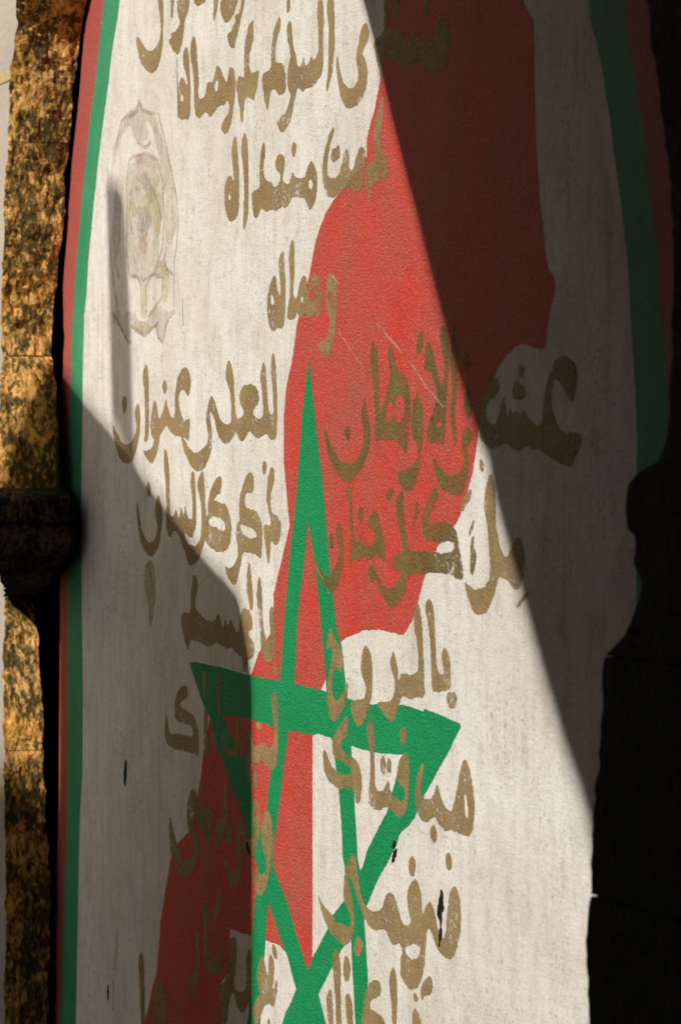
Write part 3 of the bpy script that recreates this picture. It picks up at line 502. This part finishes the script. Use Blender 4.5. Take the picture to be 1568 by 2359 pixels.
def stone_mat(name, ochre, dark, pale, dark_amt, bumpd):
    n = NT(name)
    big = n.noise(7, (1, 1, 1), 4, .6)
    col = n.mix(n.ramp(big, [(.36, 0.0), (.64, 1.0)]), ochre, pale)
    mid = n.noise(48, (1, 1, .75), 5, .7)
    col = n.mix(n.ramp(mid, [(.40, 0.0), (.66, .85)]), col, tuple(.34 * v for v in ochre))
    pit = n.noise(68, (1, 1.2, .62), 5, .72, .4)
    clump = n.noise(9, (1, 1, .7), 4, .65)
    f = n.math('ADD', n.math('MULTIPLY', pit, .75), n.math('MULTIPLY', clump, .5))
    col = n.mix(n.ramp(f, [(.60 - dark_amt, 0.0), (.645 - dark_amt, .75), (.70 - dark_amt, 1.0)]), col, dark)
    fine = n.noise(330, (1, 1, .6), 3, .6)
    col = n.mix(n.ramp(fine, [(.48, 0.0), (.70, .5)]), col, tuple(.3 * v for v in ochre))
    h = n.math('ADD', n.math('MULTIPLY', pit, -1.0), n.math('MULTIPLY', n.noise(240, (1, 1, .7), 3, .6), .6))
    return n.finish(col, .92, 0, n.bump(h, bumpd), None, .1)

def plain_mat(name, c0, c1, scale, rough=.9, bumpd=.004, spec=.1):
    n = NT(name)
    col = n.mix(n.ramp(n.noise(scale, (1, 1, 1), 5, .6), [(.35, 0.0), (.65, 1.0)]), c0, c1)
    return n.finish(col, rough, 0, n.bump(n.noise(scale * 12, (1, 1, 1), 4, .6), bumpd), None, spec)

M_white = white_mat()
M_red = paint_mat('red_paint', (.62, .048, .032), (.50, .105, .075), .75, 0, 1.5, .0, .16, (.06, .015, .012), .8, pale=((.64, .24, .18), .6))
M_green = paint_mat('green_paint', (.004, .25, .08), (.005, .31, .10), .75, 0, 1.3, .0, .16, (.003, .07, .03), .5, pale=((.09, .34, .18), .5))
M_rstripe = paint_mat('red_border_paint', (.44, .075, .055), (.40, .10, .08), .75, 0, .5, .0, .15, (.12, .03, .02), .35, pale=((.58, .26, .22), .4))
M_gstripe = paint_mat('green_border_paint', (.035, .25, .11), (.055, .31, .15), .75, 0, .5, .0, .15, (.004, .12, .05), .75, pale=((.2, .42, .27), .45))
M_gold = paint_mat('bronze_paint', (.40, .275, .125), (.29, .20, .09), .7, 0, .9, .30, .12, (.045, .038, .02), .95)
M_goldthin = paint_mat('thin_bronze_paint', (.24, .17, .055), (.17, .13, .045), .7, 0, 1.3, .60, .12, (.03, .033, .012), 1.0)
M_stone = stone_mat('lichen_sandstone', (.98, .48, .10), (.07, .055, .02), (.95, .56, .20), .005, .008)
M_stone_dark = stone_mat('shaded_sandstone', (.045, .038, .024), (.008, .010, .008), (.05, .042, .03), .03, .010)  # arch stone with the right pier's shade put into its colour
M_cap = stone_mat('shaded_capital_stone', (.13, .085, .032), (.010, .014, .010), (.15, .10, .05), .05, .010)  # capital's shade darkened into its stone colour
M_stone_low = stone_mat('dark_shaft_stone', (.36, .20, .05), (.012, .016, .010), (.34, .22, .09), .14, .010)  # darker variant of the arch stone, assigned to no block
M_facade = plain_mat('grey_plaster', (.50, .43, .36), (.43, .38, .33), 6)
M_mortar = plain_mat('ochre_mortar', (.62, .47, .22), (.5, .4, .2), 20)
M_back = plain_mat('niche_shade_black', (.02, .012, .01), (.015, .01, .01), 10, .95, .004, 0.0)  # unlit recess put into the colour as near black
M_ground = plain_mat('paving_stone', (.07, .06, .05), (.05, .045, .038), 3)
M_blocker = plain_mat('dark_blocker_render', (.05, .04, .028), (.04, .032, .024), 2)  # kept dark so the added walls return little light
M_shed = plain_mat('warm_limewash', (.78, .68, .55), (.72, .62, .50), 3)
M_wood = plain_mat('weathered_timber', (.12, .085, .05), (.08, .06, .04), 9)
M_pale = plain_mat('bounce_floor_stone', (.13, .115, .09), (.10, .09, .07), 5)  # colour of the floor patch added to bounce light
M_roofblock = plain_mat('dark_roof_blocker', (.022, .018, .014), (.016, .013, .010), 4, .95, .004, 0.0)  # near black so the added roof over the lane returns no light
M_reflector = plain_mat('reflector_white', (.84, .76, .64), (.80, .72, .60), 3)  # bright colour for the added reflector wall
def filter_mat():  # partly clear so the added strip casts a lighter shadow
    n = NT('part_shade_filter')
    d = n.add('ShaderNodeBsdfDiffuse'); d.inputs[0].default_value = (.6, .5, .38, 1)
    t = n.add('ShaderNodeBsdfTransparent'); mx = n.add('ShaderNodeMixShader'); mx.inputs[0].default_value = .68
    n.link(t.outputs[0], mx.inputs[1]); n.link(d.outputs[0], mx.inputs[2]); n.link(mx.outputs[0], n.out.inputs[0]); return n.m
M_filter = filter_mat()
M_hole = plain_mat('bare_dark_hole', (.012, .014, .012), (.02, .02, .016), 60)
M_scr = stain_mat('scratched_bare_plaster', (.66, .50, .40), .44, .62, .65, 220)
M_eline = stain_mat('faded_brown_outline', (.40, .32, .22), .42, .62, .45, 260)
M_crack = stain_mat('dark_hairline_crack', (.16, .13, .10), .44, .62, .8, 220)  # dark stain colour along the crack lines
M_moss = stain_mat('green_algae', (.34, .36, .12), .42, .66, .6, 180)
M_ebeige = stain_mat('faded_beige_paint', (.54, .45, .33), .42, .70, .48)
M_ered = stain_mat('faded_red_paint', (.60, .36, .26), .46, .72, .5)
M_eyel = stain_mat('faded_yellow_paint', (.64, .54, .27), .42, .70, .55)
M_egry = stain_mat('faded_grey_paint', (.32, .29, .24), .46, .68, .42, 230)

# ------------------------------------------------------------------ paint layers: outlines -> thin coats of paint on the wall
DX, DZ = .0055, .0026
X0, X1, Zb, Zt = -2.22, 2.05, .30, 2.72
NX, NZ = int((X1 - X0) / DX) + 1, int((Zt - Zb) / DZ) + 1
def vnoise(sx, sz, seed):
    r = np.random.RandomState(seed)
    nx, nz = int((X1 - X0) / sx) + 3, int((Zt - Zb) / sz) + 3
    g = r.rand(nz, nx).astype(np.float32)
    x = np.arange(NX) * DX / sx; z = np.arange(NZ) * DZ / sz
    ix = x.astype(int); iz = z.astype(int)
    fx = (x - ix); fz = (z - iz); fx = fx * fx * (3 - 2 * fx); fz = fz * fz * (3 - 2 * fz)
    a = g[iz][:, ix] * (1 - fx) + g[iz][:, ix + 1] * fx
    b = g[iz + 1][:, ix] * (1 - fx) + g[iz + 1][:, ix + 1] * fx
    return a * (1 - fz)[:, None] + b * fz[:, None] - .5
EDGE_N = .0022 * vnoise(.030, .012, 1) + .0028 * vnoise(.013, .006, 2) + .0030 * vnoise(.0065, .003, 3)
GX = X0 + np.arange(NX) * DX; GZ = Zb + np.arange(NZ) * DZ

def smooth(p):
    q = []
    n = len(p)
    for i in range(n):
        a = p[i]; b = p[(i + 1) % n]
        q.append((a[0] * .75 + b[0] * .25, a[1] * .75 + b[1] * .25)); q.append((a[0] * .25 + b[0] * .75, a[1] * .25 + b[1] * .75))
    return q
def field(items, rounded):
    F = np.full((NZ, NX), -1.0, np.float32)
    XS = 1.0
    for sign, flat in items:
        line = sign == 2
        p = [(flat[i] / 1000, flat[i + 1] / 1000) for i in range(0, len(flat), 2)]
        if rounded and not line: p = smooth(p)
        a = np.array(p); b = np.roll(a, -1, 0); m = .03
        if line: b = a[1:]; a = a[:-1]
        i0 = max(0, int((min(a[:, 0].min(), b[:, 0].min()) - m - X0) / DX)); i1 = min(NX, int((max(a[:, 0].max(), b[:, 0].max()) + m - X0) / DX) + 2)
        j0 = max(0, int((min(a[:, 1].min(), b[:, 1].min()) - m - Zb) / DZ)); j1 = min(NZ, int((max(a[:, 1].max(), b[:, 1].max()) + m - Zb) / DZ) + 2)
        if i1 - i0 < 2 or j1 - j0 < 2: continue
        gx = GX[i0:i1][None, :]; gz = GZ[j0:j1][:, None]
        inside = np.zeros((j1 - j0, i1 - i0), bool); d2 = np.full((j1 - j0, i1 - i0), 1e9)
        for (ax, az), (bx, bz) in zip(a, b):
            if az != bz:
                cr = (az > gz) != (bz > gz)
                xi = ax + (gz - az) * (bx - ax) / (bz - az)
                inside ^= cr & (gx < xi)
            ex, ez = bx - ax, bz - az; L = ex * ex + ez * ez + 1e-12
            t = np.clip(((gx - ax) * ex + (gz - az) * ez) / L, 0, 1)
            # distance with x measured at a third: letters are long strokes seen in perspective
            d2 = np.minimum(d2, (gx - ax - t * ex) ** 2 + (gz - az - t * ez) ** 2)
        sdf = .0042 - np.sqrt(d2) if line else np.sqrt(d2) * np.where(inside, 1, -1)
        sub = F[j0:j1, i0:i1]
        if sign > 0: np.maximum(sub, sdf, out=sub)
        else: np.minimum(sub, -sdf, out=sub)
    return F

CASES = {}
def _cases():
    # corner order: 0 (i,j) 1 (i+1,j) 2 (i+1,j+1) 3 (i,j+1)
    for c in range(1, 16):
        poly = []
        for k in range(4):
            k2 = (k + 1) % 4
            ina, inb = c >> k & 1, c >> k2 & 1
            if ina: poly.append(('c', k))
            if ina != inb: poly.append(('e', k))
        CASES[c] = poly
_cases()
CO = [(0, 0), (1, 0), (1, 1), (0, 1)]
def coat(name, items, mat, layer, parent, rounded=True, edge=1.0):
    F = field(items, rounded) + EDGE_N * edge
    y = -.00022 * layer
    ins = F > 0
    if not ins.any(): return None
    code = (ins[:-1, :-1] * 1 + ins[:-1, 1:] * 2 + ins[1:, 1:] * 4 + ins[1:, :-1] * 8)
    V = []; polys = []; nv = 0
    for c in range(1, 15):
        js, is_ = np.nonzero(code == c)
        if len(js) == 0: continue
        cols = []
        for typ, k in CASES[c]:
            ka = CO[k]
            if typ == 'c':
                x = GX[is_ + ka[0]]; z = GZ[js + ka[1]]
            else:
                kb = CO[(k + 1) % 4]
                fa = F[js + ka[1], is_ + ka[0]]; fb = F[js + kb[1], is_ + kb[0]]
                t = fa / (fa - fb)
                xa = GX[is_ + ka[0]]; xb = GX[is_ + kb[0]]; za = GZ[js + ka[1]]; zb = GZ[js + kb[1]]
                x = xa + (xb - xa) * t; z = za + (zb - za) * t
            cols.append(np.stack([x, np.full_like(x, y), z], 1))
        m = len(cols); A = np.stack(cols, 1).reshape(-1, 3)
        V.append(A)
        polys.extend((nv + np.arange(len(js) * m).reshape(-1, m)).tolist()); nv += len(A)
    full = np.zeros((code.shape[0], code.shape[1] + 2), np.int8); full[:, 1:-1] = code == 15
    d = np.diff(full, axis=1)
    sj, si = np.nonzero(d == 1); ej, ei = np.nonzero(d == -1)
    if len(sj):
        xa = GX[si]; xb = GX[ei]; za = GZ[sj]; zb = GZ[sj + 1]; yy = np.full_like(xa, y)
        A = np.stack([np.stack([xa, yy, za], 1), np.stack([xb, yy, za], 1), np.stack([xb, yy, zb], 1), np.stack([xa, yy, zb], 1)], 1).reshape(-1, 3)
        V.append(A); polys.extend((nv + np.arange(len(A)).reshape(-1, 4)).tolist())
    V = np.concatenate(V)
    return mesh_obj(name, V, polys, mat, parent)

# ------------------------------------------------------------------ ground and lane
mesh_obj('ground', [(-60, -60, 0), (60, -60, 0), (60, 60, 0), (-60, 60, 0)], [(0, 1, 2, 3)], M_ground)['kind'] = 'structure'

# ------------------------------------------------------------------ mural in its niche
mural = empty('wall_mural', 'painted flag mural with bronze Arabic lettering on a white plaster panel inside the stone arch', 'mural')
pe = [(-1.55, 3.0), (-1.2, 3.4), (-.27, 3.75)] [::-1] + PANEL_EDGE + [(-2.2, 0.0)]
vv = []; ff = []
for x, z in pe:
    vv += [(x, .05, z), (x, 0, z), (2.2, 0, z), (2.2, .05, z)]
for i in range(len(pe) - 1):
    a = 4 * i; b = 4 * (i + 1)
    for k in range(3): ff.append((a + k, b + k, b + k + 1, a + k + 1))
mesh_obj('plaster_panel', vv, ff, M_white, mural)
coat('red_map', PAINT['map'], M_red, 1, mural, False, .6)
coat('green_star', PAINT['star'], M_green, 2, mural, False, .55)
coat('border_stripe', PAINT['rst'], M_rstripe, 1, mural, False, .5)
coat('border_stripe', PAINT['gst'], M_gstripe, 1, mural, False, .45)
coat('border_stripe', PAINT['rst2'], M_rstripe, 1, mural, False, .5)
coat('border_stripe', PAINT['gst2'], M_gstripe, 1, mural, False, .5)
def pieces(items):
    g = []
    for it in items:
        if it[0] > 0: g.append([it])
        else: g[-1].append(it)
    ar = lambda f: abs(sum(f[i] * f[(i + 3) % len(f)] - f[(i + 2) % len(f)] * f[i + 1] for i in range(0, len(f), 2)))
    return sorted(g, key=lambda q: -ar(q[0][1]))
em = None
for q, g in enumerate(pieces(PAINT['em_beige'])):
    o = coat('faded_patch' if em else 'coat_of_arms', g, M_ebeige, 1 + .1 * q, em or mural, True, 1.2); em = em or o
for key, mat, ly in (('em_gray', M_egry, 2), ('em_red', M_ered, 2.2), ('em_yellow', M_eyel, 2.5)):
    for q, g in enumerate(pieces(PAINT[key])): coat('faded_patch', g, mat, ly + .05 * q, em, True, 1.2)
THIN = {'w12', 'w13', 'w14', 'w15'}
for k in sorted(PAINT):
    if k[0] != 'w': continue
    word = None
    for q, g in enumerate(pieces(PAINT[k])):
        o = coat('letter_stroke' if word else 'painted_word', g, M_goldthin if k in THIN else M_gold, 3 + .12 * (q % 6), word or mural, True, 1.0)
        word = word or o
for nm, key, mat, rd, ed in (('chipped_hole', 'chip', M_hole, True, 1.5), ('scratch', 'scr', M_scr, False, .5), ('hairline_crack', 'crack', M_crack, False, 0.0), ('moss_stain', 'moss', M_moss, True, 1.0)):
    for g in pieces(PAINT[key]): coat(nm, g, mat, 4, mural, rd, ed)

for q, it in enumerate(PAINT['em_line']): coat('crest_outline', [it], M_eline, 3 + .05 * q, em, False, .6)

# ------------------------------------------------------------------ stone arch round the niche
arch = empty('stone_arch', 'weathered sandstone horseshoe arch with capitals framing the painted niche', 'arch')
def fbm(p, s, o=4): return noise.fractal(Vector(p) * s, .6, 2.0, o)
def lerp_rows(rows, step):
    rows = sorted(rows); zs = [r[0] for r in rows]; out = []
    n = max(2, int((zs[-1] - zs[0]) / step) + 1)
    for i in range(n + 1):
        z = zs[0] + (zs[-1] - zs[0]) * i / n
        for a, b in zip(rows, rows[1:]):
            if a[0] <= z <= b[0] + 1e-9:
                t = (z - a[0]) / max(1e-6, b[0] - a[0])
                out.append((z,) + tuple(a[k] + (b[k] - a[k]) * t for k in range(1, len(a)))); break
    return out
def jamb(name, rows, mat, amp=.006, depth=.24, step=.009, nseg=20, side=-1):
    """one dressed stone: a grid wrapped round its back corner, reveal and front face, surface picked rough"""
    R = lerp_rows(rows, step); vs, fs = [], []
    for z, xb, yb, yf in R:
        pts = [(xb + side * .10, -.002)] + [(xb, yb + (yf - yb) * k / nseg) for k in range(nseg + 1)] + [(xb + side * depth * k / 5, yf if side > 0 else yf * (1 - .16 * k)) for k in range(1, 6)] + [(xb + side * depth, -.02)]
        for k, (x, y) in enumerate(pts):
            p = (x, y, z)
            d = amp * (fbm((x, y * 1.2, z * .6), 42) + .7 * fbm((x + 9, y, z), 13, 3))
            if 0 < k < len(pts) - 1:
                x -= side * d * .9; y += .6 * amp * fbm((x + 5, y, z * .8), 30)
            vs.append((x, min(y, -.001), z))
    m = len(vs) // len(R)
    for i in range(len(R) - 1):
        for k in range(m - 1):
            a = i * m + k; fs.append((a, a + 1, a + m + 1, a + m))
    fs.append(tuple(range(m))[::-1]); fs.append(tuple(range((len(R) - 1) * m, len(R) * m)))
    return mesh_obj(name, vs, fs, mat, arch)
cut = 2.345
rows = sorted(LEFT_ARCH)
def part_rows(lo, hi):
    R = lerp_rows(rows, .0005); return [r for r in R if lo <= r[0] <= hi][::10] + [[r for r in R if lo <= r[0] <= hi][-1]]
jamb('voussoir', part_rows(1.88, 2.354), M_stone, .0075)
jamb('voussoir', part_rows(2.3555, 2.7), M_stone, .0075)
jamb('impost_block', LEFT_IMPOST, M_stone, .007)
def profile(rows):
    out = []
    for z, xb, yb, yf in lerp_rows(rows, .004):
        g = 0
        for zc, w, d in ((1.495, .007, .016), (1.425, .006, .014), (1.40, .005, .008)):
            g = max(g, d * math.exp(-((z - zc) / w) ** 2))
        g -= .010 * math.exp(-((z - 1.455) / .022) ** 2)
        out.append((z, xb - g, yb, yf + g))
    return out
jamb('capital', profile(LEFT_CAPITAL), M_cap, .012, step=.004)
jamb('shaft_block', LEFT_SHAFT, M_stone, .006)
jamb('shaft_block', LEFT_SHAFT_LOW, M_stone, .008)
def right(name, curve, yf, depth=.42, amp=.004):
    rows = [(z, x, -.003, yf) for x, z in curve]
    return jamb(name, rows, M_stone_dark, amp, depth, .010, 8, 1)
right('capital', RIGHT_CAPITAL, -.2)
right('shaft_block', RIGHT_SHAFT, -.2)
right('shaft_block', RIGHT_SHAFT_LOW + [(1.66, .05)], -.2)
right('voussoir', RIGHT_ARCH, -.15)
# crown of the arch, above the picture
acx, acz, ar = -.1, 1.95, 1.85
def ring(a0, a1):
    vs, fs = [], []
    n = 6
    for i in range(n + 1):
        a = math.radians(a0 + (a1 - a0) * i / n)
        for r, y in ((ar, -.005), (ar, -.155), (ar + .24, -.155), (ar + .24, -.03)):
            vs.append((acx + r * math.cos(a), y, acz + r * math.sin(a)))
    for i in range(n):
        for k in range(3): fs.append((4 * i + k, 4 * i + k + 1, 4 * i + k + 5, 4 * i + k + 4))
    fs.append((0, 1, 2, 3)); fs.append((4 * n + 3, 4 * n + 2, 4 * n + 1, 4 * n))
    return mesh_obj('voussoir', vs, fs, M_stone, arch)
for a in range(12, 152, 14): ring(a + .15, a + 13.85)

# ------------------------------------------------------------------ facade the arch stands against
fac = empty('plaster_facade', 'grey plastered house front running on beyond the left jamb of the stone arch', 'house wall')
inner = [(-2.40, 0), (-2.42, 1.3), (-2.30, 1.6), (-2.24, 2.0)] + [(acx + (ar + .22) * math.cos(math.radians(a)), acz + (ar + .22) * math.sin(math.radians(a))) for a in range(172, 0, -6)] + [(2.0, 1.9), (1.98, 1.5), (1.95, 0)]
outer = []
for i, (x, z) in enumerate(inner):
    dx, dz = x - acx, z - 1.4
    if z <= 2.0: outer.append((-9 if x < 0 else 9, z))
    else:
        s = min(9 / max(.01, abs(dx)), 5 / max(.01, dz)); outer.append((acx + dx * s, 1.4 + dz * s))
jz = [j[1] for j in JOINTS]
vs = [(x, -.04, z) for x, z in inner] + [(x, -.04, z) for x, z in outer]; n = len(inner)
fs = [(i, i + 1, n + i + 1, n + i) for i in range(n - 1)]
mesh_obj('plaster_face', vs, fs, M_facade, fac)
mesh_obj('niche_back', [(-9, .4, 0), (9, .4, 0), (9, .4, 5.5), (-9, .4, 5.5)], [(0, 1, 2, 3)], M_back, fac)
for x, z in JOINTS:
    mesh_obj('mortar_joint', [(x - 4, -.043, z - .012), (x + .3, -.043, z - .016), (x + .3, -.043, z + .010), (x - 4, -.043, z + .016),
                              (x - 4, -.03, z - .012), (x + .3, -.03, z - .016), (x + .3, -.03, z + .010), (x - 4, -.03, z + .016)],
             [(0, 1, 2, 3), (0, 4, 5, 1), (3, 2, 6, 7), (1, 5, 6, 2)], M_mortar, fac)

# ------------------------------------------------------------------ unseen solids added across the lane to throw shade and bounce light
def across(name, outline, dist, thick, mat, parent):
    n = len(outline)
    a = [Vector((x, 0, z)) + SUN * dist for x, z in outline]
    b = [p + SUN * thick for p in a]
    fs = [tuple(range(n)), tuple(range(n, 2 * n))[::-1]] + [(i, n + i, n + (i + 1) % n, (i + 1) % n) for i in range(n)]
    return mesh_obj(name, a + b, fs, mat, parent)
blocker = empty('left_shade_blocker', 'unseen added shed with a stove pipe across the lane from the mural', 'blocker')
D1 = 2.0
low = -(SUN.z * D1)
across('left_blocker_body', [(-2.06, low), (-2.06, SHADE_LEFT[0][1] + .004)] + SHADE_LEFT[1:-2] + [(-.538, low)], D1, 4.5, M_wood, blocker)  # outline follows the shade edge; added body runs sunward to block sky
across('band_shade_strip', SHADE_POST, D1 + 2.2, .10, M_filter, blocker)  # partly clear strip added to cast the narrow band of shade
D2 = 15.0
gw = empty('far_shade_blocker', 'unseen panel added to shade the foot of the left jamb, well behind the shed', 'house')
across('far_blocker_face', [(-3.6, -SUN.z * D2), (-3.6, .885), (-2.0, .86), (-2.0, -SUN.z * D2)], D2, .3, M_blocker, gw)  # added far off for a soft shade on the lower left stone
D3 = 4.3
hs = empty('right_shade_blocker', 'unseen dark panel added across the lane to shade the right pier', 'house')
across('right_blocker_face', [(1.42, -SUN.z * D3), (1.42, .74), (1.19, 1.05), (1.19, 1.12), (9, 1.12), (9, -SUN.z * D3)], D3, .3, M_blocker, hs)  # unseen panel added to keep sun off the right pier
ps = empty('lane_roof_blocker', 'unseen dark roof added over the lane to cast the right shade and block sky', 'passage')
def box(name, a, b, mat, parent):
    v = [(x, y, z) for x in (a[0], b[0]) for y in (a[1], b[1]) for z in (a[2], b[2])]
    return mesh_obj(name, v, [(0, 1, 3, 2), (4, 6, 7, 5), (0, 4, 5, 1), (2, 3, 7, 6), (0, 2, 6, 4), (1, 5, 7, 3)], mat, parent)
mouth = [(-.42, 3.12, .28)]
n = len(SHADE_RIGHT)
for i, (x, z) in enumerate(SHADE_RIGHT):
    mouth.append((x, z, .75 + 3.6 * max(0, (x - .127) / 1.05)))
E = [Vector((x, 0, z)) + SUN * t for x, z, t in mouth]
E = [Vector((E[0].x, -.03, E[0].z))] + E
lo = E + [Vector((11, p.y, p.z + .05)) for p in E]
hi = [p + SUN * 2.6 for p in lo]
m = len(E); vs = lo + hi
fs = [(i, i + 1, m + i + 1, m + i) for i in range(m - 1)]
fs += [(2 * m + i, 3 * m + i, 3 * m + i + 1, 2 * m + i + 1) for i in range(m - 1)]
fs += [(i, 2 * m + i, 2 * m + i + 1, i + 1) for i in range(m - 1)] + [(m - 1, 3 * m - 1, 4 * m - 1, 2 * m - 1)]
mesh_obj('roof_blocker_slab', vs, fs, M_roofblock, ps)  # roof added with its edge on the shade line, darkening the right
br = [Vector(p) for p in ((-.9, -1.9, 4.6), (11, -1.9, 4.6), (11, -.03, 4.6), (-.9, -.03, 4.6))]
br += [p + SUN * 1.6 for p in br]
mesh_obj('sky_blocker_slab', br, [(0, 1, 2, 3), (4, 7, 6, 5), (0, 4, 5, 1), (1, 5, 6, 2), (2, 6, 7, 3), (3, 7, 4, 0)], M_roofblock, ps)  # unseen slab added to cut sky light on the right
box('end_blocker', (11.05, -4, 0), (11.3, .5, 4.2), M_roofblock, ps)  # unseen stop added against light from the far end

ew = empty('bounce_reflector', 'unseen bright wall added left of the arch to bounce sun onto the mural', 'house')
box('reflector_wall', (-3.1, -2.4, 0), (-2.70, -.24, 6.5), M_reflector, ew)  # reflector added to bounce sun into the left shade
box('side_blocker', (-3.3, -6.5, 0), (-3.05, -2.405, 6.5), M_blocker, ew)  # dark wall added to block sky beyond the reflector
pp = empty('low_blocker', 'unseen low slab added to keep sun off the ground between the shed and the lane house', 'wall')
across('low_blocker_face', [(-.56, -SUN.z * 4.4), (-.56, .30), (1.44, .45), (1.44, -SUN.z * 4.4)], 4.4, .15, M_blocker, pp)  # added to remove the sunlit ground patch below the mural
setp(mesh_obj('bounce_floor', [(-2.7, -6, .004), (-.4, -6, .004), (-.4, -.05, .004), (-2.7, -.05, .004)], [(0, 1, 2, 3)], M_pale), kind='structure')  # floor patch added to bounce light onto the lower left
